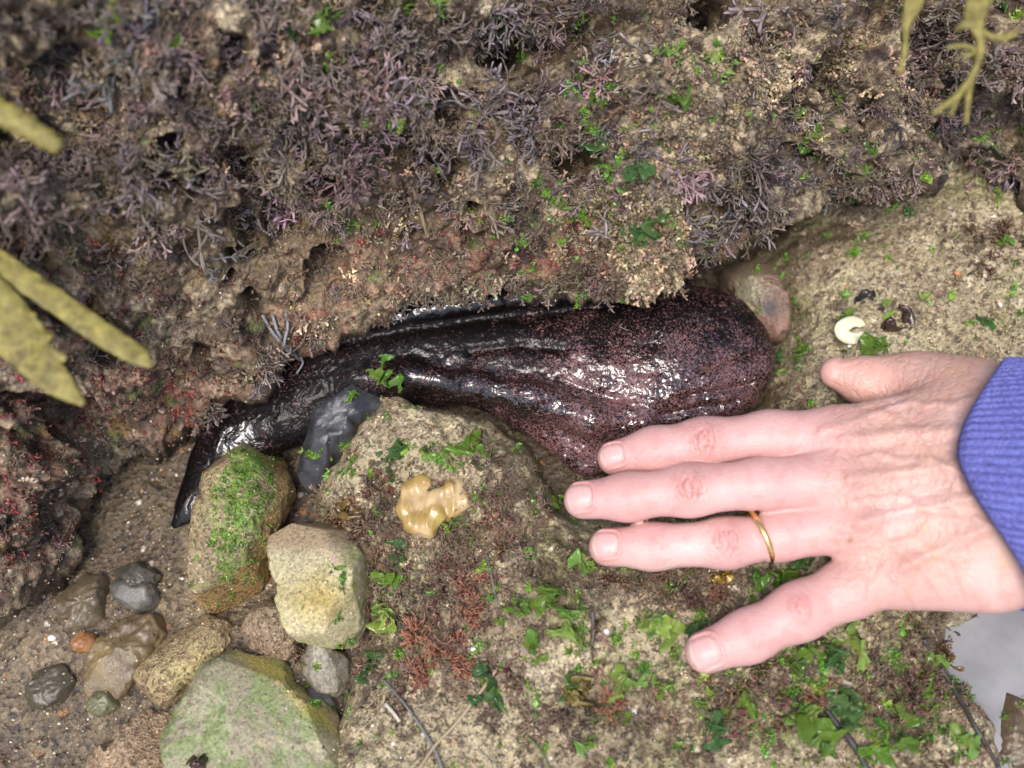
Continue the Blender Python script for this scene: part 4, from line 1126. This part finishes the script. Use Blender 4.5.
acc = Acc()
def d_scr(X, Y):
    return np.clip(.6 * gp(X, Y, 620, 640, 150, 70) + 1.2 * gp(X, Y, 850, 690, 130, 60) + .5 * gp(X, Y, 590, 150, 70, 90) + .4 * gp(X, Y, 400, 560, 25, 90) + .4 * gp(X, Y, 450, 460, 40, 20) + .12, 0, 1) * (nz(X, Y, 14, 33) > .05) * (X > 300)
for px, py, k in rspots(1150, d_scr, 35):
    h = place(px, py)
    if h is None or h[2] is hare: continue
    V, Q, C = ULV[r_.integers(len(ULV))]; s_ = r_.uniform(.0009, .0036)
    acc.add((V * s_ * np.array([1, r_.uniform(.35, 1), 1])) @ frame(h[1] + r_.normal(size=3) * .5, r_.uniform(0, 6.28)).T + h[0], Q, C * r_.uniform(.45, 1.1) * np.array([r_.uniform(.7, 1.15), 1, 1]))
V, Q, C = acc.out(); tag(link_mesh('green_weed_shreds', V, clean(Q), M['ulva'], col=C), 'tiny shreds of green weed scattered over the rocks', kind='stuff')

# ------------------------------------------------------------------ individual sea lettuce scraps
ULM = []
for i, (V, Q, C) in enumerate(ULV):
    me_o = link_mesh('sea_lettuce', V, clean(Q), M['ulva'], col=C); ULM.append(me_o.data); bpy.data.objects.remove(me_o)
ULM2 = []
for i, me in enumerate(ULM):                 # paler kind
    m2 = me.copy(); n = len(m2.vertices); a = np.empty(n * 4, f32); m2.color_attributes['Col'].data.foreach_get('color', a)
    a = a.reshape(-1, 4); a[:, :3] = a[:, :3] * np.array([1.7, 1.4, 2.4]); m2.color_attributes['Col'].data.foreach_set('color', a.ravel()); ULM2.append(m2)
ULM3 = []
for i, me in enumerate(ULM):                 # darker kind
    m2 = me.copy(); n = len(m2.vertices); a = np.empty(n * 4, f32); m2.color_attributes['Col'].data.foreach_get('color', a)
    a = a.reshape(-1, 4); a[:, :3] = a[:, :3] * np.array([.5, .6, 1.3]); m2.color_attributes['Col'].data.foreach_set('color', a.ravel()); ULM3.append(m2)
LET = [  # px, py, radius px, tone 0 mid 1 pale 2 dark, label
 (252, 100, 9, 0, 'lone bright green leaf on the upper ledge under blurred purple weed'),
 (150, 157, 8, 1, 'small pale green leaf low on the upper ledge, at the blurred side'),
 (110, 28, 11, 0, 'blurred green leaf cluster near the top edge of the ledge'),
 (120, 6, 10, 1, 'yellow green scrap touching the top edge of the photo'),
 (173, 45, 8, 1, 'yellow green scrap beside the dark slot high on the ledge'),
 (322, 22, 10, 0, 'rounded green leaf among grey purple weed near the top edge'),
 (290, 34, 9, 2, 'dark green leaf next to the rounded green leaf near the top'),
 (407, 10, 9, 0, 'yellow green scrap at the top edge above the purple weed mass'),
 (438, 8, 11, 1, 'palest yellow scrap at the top edge above the purple weed mass'),
 (427, 100, 9, 0, 'glossy green leaf in the middle of the purple weed mass'),
 (391, 122, 7, 1, 'faded green leaf below the purple weed mass'),
 (668, 93, 13, 0, 'bright lime green leaf high on the sandy nose of the ledge'),
 (674, 54, 10, 0, 'upright narrow green blade at the top of the sandy nose'),
 (600, 98, 9, 0, 'small green leaf left of the lime green one on the sandy nose'),
 (622, 86, 10, 2, 'blue green leaf between two green leaves on the sandy nose'),
 (600, 152, 13, 2, 'dark glossy green leaf beside the black hole in the ledge'),
 (636, 174, 13, 2, 'dark curled leaf below the stiff grey purple stalks'),
 (612, 170, 7, 0, 'small green scrap next to the dark curled leaf'),
 (645, 236, 14, 2, 'largest dark green leaf on the hanging tip of the ledge'),
 (612, 222, 9, 1, 'pale green leaf above the hanging tip of the ledge'),
 (562, 204, 9, 0, 'green leaf under the black hole, leftmost of its row'),
 (578, 214, 9, 0, 'green leaf under the black hole, second of its row'),
 (595, 208, 7, 1, 'pale leaf under the black hole, third of its row'),
 (626, 258, 7, 0, 'tiny green leaf at the very end of the hanging tip'),
 (682, 243, 6, 0, 'tiny green leaf at the right side of the hanging tip'),
 (815, 132, 10, 0, 'bright green leaf below the stiff dark stalks'),
 (801, 114, 7, 0, 'small green leaf just above the bright one by the dark stalks'),
 (840, 108, 9, 0, 'green leaf on the pinkish lump beside the dark stalks'),
 (724, 73, 7, 1, 'yellow green leaf on the sand coated ledge top'),
 (714, 58, 7, 1, 'pale moss green scrap on the sand coated ledge top'),
 (1000, 10, 13, 2, 'dark green leaf behind the olive branching weed'),
 (958, 126, 7, 2, 'dark green scrap at the foot of the olive branching weed'),
 (908, 216, 8, 2, 'dim green scrap on the slab under the ledge shadow'),
 (803, 352, 9, 0, 'green scrap on the sand between the sea hare and the shell'),
 (779, 360, 8, 2, 'dark green leaf at the edge of the sea hare head'),
 (876, 346, 12, 0, 'ragged green leaf directly under the pale shell'),
 (886, 318, 8, 1, 'yellow green scrap next to the dark brown weed curl'),
 (848, 316, 6, 0, 'tiny green sprig touching the top of the pale shell'),
 (925, 296, 6, 1, 'tiny pale scrap on the open sand of the slab'),
 (990, 322, 7, 2, 'dark green sprig above the blue cuff'),
 (1005, 242, 8, 0, 'green leaf in the brown tuft at the slab corner'),
 (388, 377, 13, 0, 'green leaf on the crest of the sandy outcrop by the sea hare'),
 (352, 398, 6, 0, 'tiny green leaf on the wet blue grey slab'),
 (402, 450, 13, 2, 'dark green leaf standing alone above the tan bladder'),
 (446, 460, 11, 1, 'lime leaf of the pair in the middle of the outcrop'),
 (466, 452, 12, 0, 'mid green leaf of the pair in the middle of the outcrop'),
 (553, 502, 8, 0, 'small green leaf pointing at the middle fingertip'),
 (458, 520, 8, 0, 'green leaf tucked under the tan bladder edge'),
 (398, 548, 12, 2, 'blue green leaf directly below the tan bladder'),
 (392, 582, 13, 0, 'green leaf, second of the chain below the tan bladder'),
 (388, 612, 12, 1, 'pale green leaf, third of the chain below the tan bladder'),
 (376, 660, 13, 2, 'dark shiny leaf beside the pink feathery weed'),
 (516, 612, 10, 0, 'round green leaf between the feathery weed and the tall leaf'),
 (546, 600, 15, 0, 'tall folded bright leaf in the middle of the lower shelf'),
 (562, 634, 18, 1, 'large lime green leaf fan below the tall folded leaf'),
 (530, 645, 10, 0, 'narrow green scrap next to the lime green fan'),
 (578, 562, 13, 1, 'pale mossy scrap below the ring fingertip'),
 (492, 692, 13, 2, 'dark green leaf beside the tan straw'),
 (656, 626, 14, 1, 'light green leaf near the little fingertip'),
 (688, 628, 10, 2, 'blue green leaf half hidden by the little fingertip'),
 (574, 690, 12, 2, 'dark olive leaf under the lime green fan'),
 (620, 692, 13, 1, 'light scrap below the row of white grit'),
 (662, 692, 12, 0, 'green scrap above the olive lump at the bottom'),
 (612, 722, 9, 0, 'thin green scrap at the bottom of the pink lump'),
 (584, 748, 10, 1, 'yellow green scrap near the bottom edge under the pink lump'),
 (776, 578, 15, 0, 'bright leaf in the gap between ring and little fingers'),
 (800, 562, 8, 2, 'dark scrap in the web gap of the little finger'),
 (796, 662, 17, 0, 'bright wavy leaf under the middle of the little finger'),
 (826, 650, 17, 2, 'broad dark leaf under the base of the little finger'),
 (856, 642, 14, 1, 'yellow green blade under the knuckle of the little finger'),
 (736, 706, 17, 0, 'rounded green leaf below the little fingertip'),
 (704, 710, 10, 1, 'pale leaf left of the rounded green leaf'),
 (714, 736, 15, 2, 'crumpled dark green leaf with pale veins near the bottom'),
 (806, 716, 16, 1, 'bluish pale leaf beside the pink coralline lump'),
 (842, 708, 14, 2, 'dark leaf right of the pink coralline lump'),
 (824, 742, 18, 0, 'large green leaf at the bottom edge beside the dark stem'),
 (876, 752, 17, 0, 'green leaf clump at the bottom edge right of the dark stem'),
 (926, 662, 12, 0, 'round shiny leaf on the rim of the shelf above the water'),
 (934, 700, 15, 0, 'green leaf patch below the round shiny rim leaf'),
 (984, 696, 13, 0, 'green leaf overhanging the grey water'),
 (966, 742, 14, 1, 'lime blade lying along the dark rim stem'),
 (905, 720, 12, 0, 'small green leaf on open sand near the rim'),
]
first_let = None
for i, (px, py, r, tone, lab) in enumerate(LET):
    h = place(px, py)
    if h is None: continue
    me = (ULM, ULM2, ULM3)[tone][i % len(ULM)]
    if first_let is None: o = bpy.data.objects.new('sea_lettuce', me); first_let = o
    else: o = first_let.copy(); o.data = me
    COL.objects.link(o)
    dep = float((h[0] - CAM) @ FW); s_ = r * dep / F * 1.5
    Mx = frame(h[1] + np.array([0, -.1, .25]) + rng.normal(size=3) * .4, i * 1.7) * s_
    q_ = h[0] + h[1] * r * dep / F * .15
    M4 = Matrix([[*Mx[k], q_[k]] for k in range(3)] + [[0, 0, 0, 1]])
    o.matrix_world = M4
    tag(o, lab, 'sea lettuce', 'green sea lettuce scraps on the rocks')

# ------------------------------------------------------------------ individual purple tufts
def tuft_obj(name, cat, group, specs, tpls, m, base=.011, extra_n=(0, -.2, .35)):
    meshes = []
    for V, Q, C in tpls:
        t_ = link_mesh(name, V, clean(Q), m, col=C); meshes.append(t_.data); bpy.data.objects.remove(t_)
    for i, (px, py, k, lab) in enumerate(specs):
        h = place(px, py)
        if h is None: continue
        o = bpy.data.objects.new(name, meshes[i % len(meshes)]); COL.objects.link(o)
        Mx = frame(h[1] * .7 + np.array(extra_n) + rng.normal(size=3) * .15, i * 2.1) * k
        o.matrix_world = Matrix([[*Mx[j], h[0][j]] for j in range(3)] + [[0, 0, 0, 1]])
        tag(o, lab, cat, group)
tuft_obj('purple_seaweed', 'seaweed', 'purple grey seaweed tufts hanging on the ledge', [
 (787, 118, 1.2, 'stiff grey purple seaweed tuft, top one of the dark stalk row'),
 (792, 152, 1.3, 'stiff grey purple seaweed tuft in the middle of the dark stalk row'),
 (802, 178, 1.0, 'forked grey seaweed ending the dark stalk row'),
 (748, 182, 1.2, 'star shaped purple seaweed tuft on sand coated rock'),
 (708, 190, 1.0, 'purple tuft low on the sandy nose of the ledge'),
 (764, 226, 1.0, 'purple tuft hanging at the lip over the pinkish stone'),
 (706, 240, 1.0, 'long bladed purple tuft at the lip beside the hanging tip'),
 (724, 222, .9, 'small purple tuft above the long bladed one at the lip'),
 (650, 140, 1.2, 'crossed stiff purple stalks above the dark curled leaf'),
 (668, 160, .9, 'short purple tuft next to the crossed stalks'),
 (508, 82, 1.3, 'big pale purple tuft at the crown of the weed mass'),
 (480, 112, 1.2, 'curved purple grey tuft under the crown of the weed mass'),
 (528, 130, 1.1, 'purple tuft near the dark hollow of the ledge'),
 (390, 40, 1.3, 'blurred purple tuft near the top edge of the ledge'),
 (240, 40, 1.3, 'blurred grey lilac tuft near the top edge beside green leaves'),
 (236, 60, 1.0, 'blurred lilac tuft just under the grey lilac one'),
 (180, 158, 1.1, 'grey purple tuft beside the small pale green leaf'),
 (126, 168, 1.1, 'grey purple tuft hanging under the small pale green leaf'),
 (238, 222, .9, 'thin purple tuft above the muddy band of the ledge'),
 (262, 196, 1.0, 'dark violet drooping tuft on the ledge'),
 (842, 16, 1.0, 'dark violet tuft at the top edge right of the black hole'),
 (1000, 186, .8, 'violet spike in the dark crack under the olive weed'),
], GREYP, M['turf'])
tuft_obj('pink_coralline', 'seaweed', 'feathery pink coralline weed on the shelf', [
 (474, 585, 1.35, 'orange pink feathery weed tuft, uppermost of the feathery patch'),
 (478, 608, 1.2, 'reddish feathery weed tuft just under the orange pink one'),
 (418, 636, 1.4, 'broad pinkish feathery weed tuft beside the dark shiny leaf'),
 (446, 650, 1.5, 'largest brownish pink feathery weed tuft in the patch middle'),
 (424, 672, 1.2, 'brown feathery weed tuft above the grey straw'),
 (464, 668, 1.0, 'small dusty feathery weed tuft above the tan straw'),
 (818, 694, 1.2, 'pale pink coralline lump beneath the little finger'),
 (612, 704, 1.2, 'dusty pink coralline lump near the bottom edge'),
], [tuft(280 + i, 26, .0038, .0006, 2, (.10, .035, .022), (.27, .115, .07), flatv=.8, bend=.3) for i in range(3)], M['turf'])
tuft_obj('brown_seaweed', 'seaweed', 'brown leafy seaweed sprigs', [
 (340, 520, 1.3, 'olive brown leafy sprig over the blocky cream stone'),
 (362, 530, 1.2, 'brown leafy sprig between cream stone and tan bladder'),
 (640, 584, 1.3, 'dark red brown sprig under the ring finger'),
 (612, 578, 1.0, 'small dark brown sprig under the ring fingertip'),
 (594, 630, 1.0, 'thin dark weed standing near white grit'),
 (486, 520, 1.3, 'brown leafy sprig beside the tan bladder'),
 (500, 548, 1.2, 'brown sprig on the slope below the tan bladder'),
 (1000, 236, 1.2, 'rust brown tuft at the corner of the slab'),
 (975, 232, 1.0, 'small rust brown tuft beside the bigger corner tuft'),
 (732, 690, 1.2, 'red brown sprig under the little fingertip'),
 (762, 672, 1.2, 'dark brown sprig beneath the little finger'),
 (940, 650, 1.3, 'dark brown bushy weed hanging at the rim above the water'),
 (956, 636, 1.1, 'black wet weed at the rim touching the water'),
 (296, 652, 1.1, 'tiny maroon sprig by the whitish stone'),
], [tuft(260 + i, 8, .0042, .0017, 1, (.05, .025, .015), (.16, .09, .04), flatv=.2) for i in range(3)], M['ulva'])

# ------------------------------------------------------------------ straps, stems
def spline(pts, n):
    pts = np.array(pts, float); m = len(pts); out = []
    P_ = np.vstack([2 * pts[0] - pts[1], pts, 2 * pts[-1] - pts[-2]])
    for s_ in np.linspace(0, m - 1 - 1e-6, n):
        i = int(s_); t = s_ - i; a, b, c, d = P_[i], P_[i + 1], P_[i + 2], P_[i + 3]
        out.append(.5 * (2 * b + (c - a) * t + (2 * a - 5 * b + 4 * c - d) * t * t + (3 * b - a - 3 * c + d) * t ** 3))
    return np.array(out)
def strap(name, pts, m, parent=None, col=None, thick=.0014, n=40, seg=14, wob=.06, seed=0, surface=False, lift=.001):
    """pts: (px, py, z, width px)"""
    if surface:
        q = []
        for x, y, dz, w in pts:
            h = place(x, y); q.append((*(h[0] + np.array([0, 0, dz + lift])), w * float((h[0] - CAM) @ FW) / F))
    else:
        q = [(*at(x, y, z), w * pxm(x, y, z)) for x, y, z, w in pts]
    S = spline(q, n); r = np.random.default_rng(seed)
    W = S[:, 3] * (1 + wob * vnoise(np.stack([np.arange(n) / 2.5, np.full(n, seed * 7.), np.zeros(n)], 1), seed))
    V, Q = ribbon(S[:, :3], np.maximum(W, .0002), thick, .3 * r.normal(), seg=seg)
    o = link_mesh(name, V, clean(np.array([list(a) for a in Q])), m, parent, col=None if col is None else np.tile(np.array(col, float), (len(V), 1)))
    if parent: o.location = -parent.location
    return o
kf = empty('olive_seaweed', at(-40, 300, 0.125))
tag(kf, 'blurred olive yellow strap seaweed reaching in low over the ledge', 'seaweed')
strap('blade', [(-70, 215, 0.135, 22), (0, 264, 0.133, 26), (50, 297, 0.130, 25), (100, 332, 0.127, 25), (135, 354, 0.125, 22), (152, 366, 0.124, 7)], M['kelp'], kf, thick=.0013, n=110, seed=1)
strap('blade', [(-70, 270, 0.135, 60), (-20, 300, 0.133, 58), (15, 332, 0.131, 52), (38, 362, 0.129, 38), (62, 386, 0.127, 26), (84, 404, 0.125, 7)], M['kelp'], kf, thick=.0013, n=110, seed=2)
strap('blade', [(-60, 240, 0.140, 20), (0, 290, 0.135, 20), (22, 315, 0.132, 20), (38, 330, 0.130, 18), (52, 338, 0.129, 7)], M['kelp'], kf, thick=.0013, n=110, seed=3)
strap('blade', [(30, 352, 0.131, 22), (48, 352, 0.129, 15), (66, 360, 0.128, 6)], M['kelp'], kf, thick=.0012, n=60, seed=4)
k2 = empty('olive_seaweed', at(-40, 100, 0.165))
tag(k2, 'blurred knobbly olive stem poking in at the upper ledge', 'seaweed')
strap('blade', [(-70, 85, 0.175, 26), (0, 112, 0.173, 30), (25, 126, 0.171, 26), (48, 140, 0.169, 24), (60, 150, 0.167, 12)], M['kelp'], k2, thick=.004, n=70, seed=5, wob=.2)
k3 = empty('branching_seaweed', at(985, -20, 0.185))
tag(k3, 'olive branching seaweed hanging down from the top corner', 'seaweed')
for j, pts in enumerate([[(1010, -60, 0.175, 26), (985, -10, 0.175, 26), (975, 18, 0.173, 20), (981, 40, 0.171, 9), (978, 62, 0.168, 7), (968, 82, 0.165, 7), (955, 98, 0.163, 8), (932, 114, 0.161, 4)],
            [(975, 22, 0.173, 16), (962, 26, 0.172, 9), (955, 30, 0.171, 3)], [(982, 32, 0.172, 7), (995, 38, 0.172, 7), (1008, 36, 0.172, 9), (1018, 30, 0.171, 4)],
            [(978, 50, 0.169, 5), (962, 46, 0.168, 5), (946, 48, 0.167, 3)], [(976, 52, 0.169, 4), (966, 56, 0.168, 4), (960, 54, 0.167, 2)],
            [(975, 70, 0.165, 5), (969, 92, 0.163, 6), (966, 124, 0.161, 4)], [(962, 90, 0.163, 4), (955, 104, 0.162, 5), (950, 116, 0.161, 3)]]):
    strap('stem' if j == 0 else 'branch', pts, M['kelp'], k3, thick=.0022, seed=10 + j, n=30)
k4 = strap('olive_seaweed', [(922, -50, 0.175, 26), (914, 0, 0.173, 20), (906, 25, 0.171, 8), (905, 48, 0.169, 6), (900, 74, 0.166, 5)], M['kelp'], thick=.002, seed=20)
tag(k4, 'single olive strand hanging beside the branching seaweed', 'seaweed')

def straw(label, pts, w, col, seed, name='straw', cat='straw', thick=.0012, lift=.002):
    o = strap(name, [(x, y, 0, w * .62) for x, y in pts], M['stem'], col=col, thick=thick * .6, surface=True, lift=lift, seed=seed, n=30, seg=8)
    tag(o, label, cat)
straw('bent grey straw lying at the bottom below the feathery weed', [(384, 680), (400, 698), (420, 725), (436, 752), (450, 790)], 5, (.16, .155, .15), 1)
straw('tan straw crossing the sand at the bottom edge', [(498, 668), (478, 696), (456, 724), (436, 745), (420, 768)], 5, (.36, .28, .17), 2)
straw('thin green grass stem on the sand at the bottom edge', [(500, 706), (520, 730), (540, 750), (552, 775)], 4, (.12, .15, .06), 3, 'grass_stem', 'grass stem')
straw('thin brown stem hanging off the ledge under the black slot', [(338, 176), (350, 188), (356, 200), (361, 212)], 4, (.35, .25, .14), 4, 'stem', 'stem')
straw('tan tapering stem hanging down the muddy ledge', [(414, 192), (420, 210), (424, 225), (429, 240)], 6, (.3, .22, .13), 5, 'stem', 'stem')
straw('pale thin thread on the blurred side of the ledge', [(37, 182), (33, 210), (28, 232), (22, 250)], 3, (.3, .29, .28), 6, 'thread', 'weed thread')
straw('dark rim stem along the shelf edge beside the water', [(922, 640), (940, 670), (958, 700), (975, 730), (996, 766)], 8, (.05, .045, .04), 7, 'stem', 'weed stem', .003)
straw('dark blue grey stem among green leaves at the bottom', [(825, 710), (838, 728), (850, 742), (866, 770)], 10, (.045, .04, .04), 8, 'stem', 'weed stem', .003)
straw('fine grey stem lying across the feathery weed', [(486, 555), (492, 580), (497, 605)], 4, (.2, .18, .16), 9, 'stem', 'weed stem')
straw('white stick fragment lying above the grey straw', [(386, 704), (396, 716), (400, 722)], 6, (.5, .44, .34), 10, 'twig', 'twig')
straw('short dark twig standing in sand near the tall folded leaf', [(592, 612), (593, 628), (592, 644)], 7, (.09, .07, .07), 11, 'twig', 'twig', .003)
straw('pink stalk standing on the sandy nose of the ledge', [(668, 54), (669, 66), (669, 80)], 3, (.4, .2, .16), 12, 'stem', 'stem')

# bundle of grey threads on the lower ledge
gt = empty('grey_seaweed', place(285, 340)[0]); tag(gt, 'wispy grey forked weed drooping over the sea hare back', 'seaweed')
for j, pts in enumerate([[(264, 318), (272, 332), (285, 348), (302, 362)], [(274, 318), (280, 336), (292, 352), (302, 362)], [(287, 316), (289, 330), (286, 350), (300, 360)], [(302, 360), (304, 366), (298, 376)]]):
    strap('strand', [(x, y, 0, 3.5 if j < 3 else 2) for x, y in pts], M['stem'], gt, col=(.22, .22, .24), surface=True, lift=.003, seed=40 + j, n=20, seg=6, thick=.0008)

# dark brown weed curl by the shell
def curl(name, label, cx, cy, rad, col, seed, k=3, cat='seaweed', w=9):
    h = place(cx, cy); e = empty(name, h[0]); tag(e, label, cat); r = np.random.default_rng(seed)
    mpp = float((h[0] - CAM) @ FW) / F
    for j in range(k):
        a0 = r.uniform(0, 6.28); pts = []
        for t in np.linspace(0, 1, 8):
            a = a0 + t * r.uniform(1.5, 3.0); q = rad * (.2 + .8 * t) * mpp
            pts.append(h[0] + np.array([math.cos(a) * q * 1.2, math.sin(a) * q * .8, .002 + .004 * math.sin(t * 5 + j)]))
        S = spline(pts, 22); wd = w * mpp * np.sin(np.linspace(.35, math.pi - .2, 22))
        V, Q = ribbon(S, wd, .0008, r.uniform(-2, 2), seg=8)
        o = link_mesh('blade', V, clean(np.array([list(q_) for q_ in Q])), M['ulva'], e, col=np.tile(np.array(col, float) * r.uniform(.7, 1.4), (len(V), 1))); o.location = -e.location
curl('brown_seaweed', 'dark brown curled weed lying beside the pale shell', 892, 323, 18, (.06, .03, .025), 1, 5)
curl('black_seaweed', 'small black weed strip above the pale shell', 866, 300, 9, (.03, .028, .03), 2, 3, w=7)
curl('olive_seaweed', 'round olive brown weed clump below the short dark twig', 581, 692, 18, (.16, .12, .03), 3, 5, w=14)
curl('olive_seaweed', 'amber blob of weed between ring and little fingers', 720, 580, 9, (.3, .19, .03), 4, 3, w=16)
curl('olive_seaweed', 'brown weed leaf on the edge of the blocky cream stone', 352, 510, 16, (.2, .13, .04), 5, 4, w=10)
curl('dark_seaweed', 'maroon scrap of weed at the bottom of the flat green stone', 200, 762, 9, (.08, .03, .03), 6, 3, w=9)

# ------------------------------------------------------------------ tan bladder weed
bz = float(place(430, 508)[0][2]) + .004
def B3(l): return [pr(x, y, bz + z, r + 2.2) for x, y, z, r in l]
la = B3([(424, 482, .003, 6), (411, 490, .001, 7), (406, 510, .001, 7.5), (414, 524, .001, 7.5), (428, 526, .001, 7), (437, 514, .003, 6), (434, 500, .004, 5.5), (441, 494, .004, 5)])
lb = B3([(442, 496, .003, 6), (450, 489, .004, 6), (460, 488, .003, 7), (462, 500, .002, 7), (452, 509, .002, 7), (442, 511, .001, 6)])
def blad(P):
    P = P + .0012 * np.stack([vnoise(P / .007, 1), vnoise(P / .007, 2), vnoise(P / .007, 3)], 1)
    d = None
    for L_ in (la, lb):
        c = None
        for (a, ra), (b, rb) in zip(L_[:-1], L_[1:]):
            q = cone(P, a, b, ra, rb, 1.1); c = q if c is None else smin(c, q, .002)
        d = c if d is None else smin(d, c, .0008)
    mid, mr = pr(423, 506, bz + .0005, 14)
    return smin(d, cone(P, mid, mid + 1e-4, mr * .8, mr * .8, 1.5), .004)
lo = at(385, 550, bz); hi = at(485, 465, bz)
V, Q = surface_nets(blad, (lo[0], lo[1], bz - .015), (hi[0], hi[1], bz + .018), .0009)
V, Q = subdivide(V, Q); V = snap(V, blad, 1)
V = V + vnormals(V, Q) * (.0006 * fbm(V * np.array([1, .45, 1]), .0045, 2, 165, ridged=True))[:, None]
n2 = fbm(V, .01, 3, 160); C = np.tile(np.array([.36, .245, .075]), (len(V), 1)); C = mixc(C, [.52, .38, .20], sstep(-.1, .3, n2)); C = mixc(C, [.42, .33, .09], sstep(.2, .6, -n2))
bo = link_mesh('seaweed_bladder', V, Q, M['jelly'], col=C); origin_to(bo, at(430, 505, bz - .004))
tag(bo, 'glossy folded tan seaweed bladder sitting on the sandy outcrop', 'seaweed bladder')

# ------------------------------------------------------------------ shell: worn C-shaped shell ring
h = place(851, 333); mpp = float((h[0] - CAM) @ FW) / F
V = []; Qq = []; n_, k_ = 44, 14
for i in range(n_):
    t = i / (n_ - 1); a = R(20 + 320 * t) ; rr_ = 9.5 * mpp
    c = h[0] + np.array([math.cos(a) * rr_ * 1.12, math.sin(a) * rr_ * .78, .0025 + .001 * math.sin(a)])
    out = np.array([math.cos(a), math.sin(a), 0]); w = mpp * (3.2 + 4.6 * math.sin(math.pi * min(1, t * 1.05)) ** .7)
    for j in range(k_):
        b = 2 * math.pi * j / k_
        V.append(c + out * math.cos(b) * w + np.array([0, 0, 1]) * math.sin(b) * w * .42)
for i in range(n_ - 1):
    for j in range(k_): Qq.append((i * k_ + j, (i + 1) * k_ + j, (i + 1) * k_ + (j + 1) % k_, i * k_ + (j + 1) % k_))
V.append(V[0] * .5 + V[k_ // 2] * .5); V.append(V[(n_ - 1) * k_] * .5 + V[(n_ - 1) * k_ + k_ // 2] * .5)
for j in range(k_): Qq.append((n_ * k_, j, (j + 1) % k_)); Qq.append((n_ * k_ + 1, (n_ - 1) * k_ + (j + 1) % k_, (n_ - 1) * k_ + j))
V = np.array(V); V += .0006 * np.stack([vnoise(V / .004, s) for s in (1, 2, 3)], 1)
C = mixc(np.tile(np.array([.62, .62, .42]), (len(V), 1)), [.75, .74, .62], sstep(-.2, .4, fbm(V, .006, 2, 170)))
so = link_mesh('shell', V, Qq, M['shell'], col=C); origin_to(so, h[0]); tag(so, 'worn pale cream curved shell lying on the sandy slab', 'shell')

# white chips
for px, py, r, lab in [(606, 632, 5, 'bright white chip beside the short dark twig'), (474, 648, 5, 'white chip at the edge of the feathery weed'), (634, 712, 4, 'white chip near the bottom by the light green scrap'),
                       (850, 346, 3, 'small cream pebble below the pale shell'), (1000, 305, 4, 'tiny white pebble above the blue cuff'), (52, 638, 5, 'white pebble next to the orange pebble'),
                       (455, 669, 4, 'second white chip lower in the feathery weed')]:
    h = place(px, py); s_ = r * float((h[0] - CAM) @ FW) / F
    V = IV * rng.uniform(.8, 1.2, (12, 1)) * np.array([1, .75, .5]) * s_
    o = link_mesh('shell_chip', V, IF, M['grain'], col=np.tile(np.array([.75, .74, .7]), (12, 1)), smooth=False)
    o.location = h[0]; o.rotation_euler = (0, 0, rng.uniform(0, 6)); tag(o, lab, 'chip', 'white chips on the rocks')
h = place(958, 273)
V = IV * rng.uniform(.8, 1.2, (12, 1)) * np.array([1, .75, .4]) * .0022
o = link_mesh('orange_pebble', V, IF, M['grain'], col=np.tile(np.array([.5, .2, .08]), (12, 1)), smooth=False); o.location = h[0]
tag(o, 'tiny orange pebble on the sand of the slab above the cuff', 'pebble')

# ------------------------------------------------------------------ camera, light, world
cd = bpy.data.cameras.new('Camera'); co = bpy.data.objects.new('Camera', cd); COL.objects.link(co)
co.location = CAM; co.rotation_euler = (R(TILT), 0, 0)
cd.lens = LENS; cd.sensor_width = 36; cd.clip_start = .005; cd.clip_end = 100
cd.dof.use_dof = True; cd.dof.focus_distance = .425; cd.dof.aperture_fstop = 4.6
scn.camera = co
w = bpy.data.worlds.new('World'); scn.world = w; w.use_nodes = True
nt = w.node_tree; bg = nt.nodes['Background']; sky = nt.nodes.new('ShaderNodeTexSky'); sky.sky_type = 'NISHITA'
SE, SR = R(69), R(205)
sky.sun_disc = False; sky.sun_elevation = SE; sky.sun_rotation = SR; sky.dust_density = 4; sky.air_density = 1.0; sky.ozone_density = 1
nt.links.new(sky.outputs[0], bg.inputs['Color']); bg.inputs['Strength'].default_value = .15
sl = bpy.data.lights.new('sun', 'SUN'); sl.energy = 1.9; sl.angle = R(26); sl.color = (1, .975, .95)
so_ = bpy.data.objects.new('sun', sl); COL.objects.link(so_)
# blender sky rotation: 0 = +Y, positive clockwise
dirv = Vector((math.sin(SR) * math.cos(SE), math.cos(SR) * math.cos(SE), math.sin(SE)))
so_.rotation_euler = dirv.to_track_quat('Z', 'Y').to_euler()
vs = scn.view_settings; vs.view_transform = 'Standard'; vs.look = 'None'; vs.gamma = 1; vs.exposure = .55; vs.use_curve_mapping = False
scn.cycles.max_bounces = 6; scn.cycles.diffuse_bounces = 3
scn.cycles.use_denoising = True
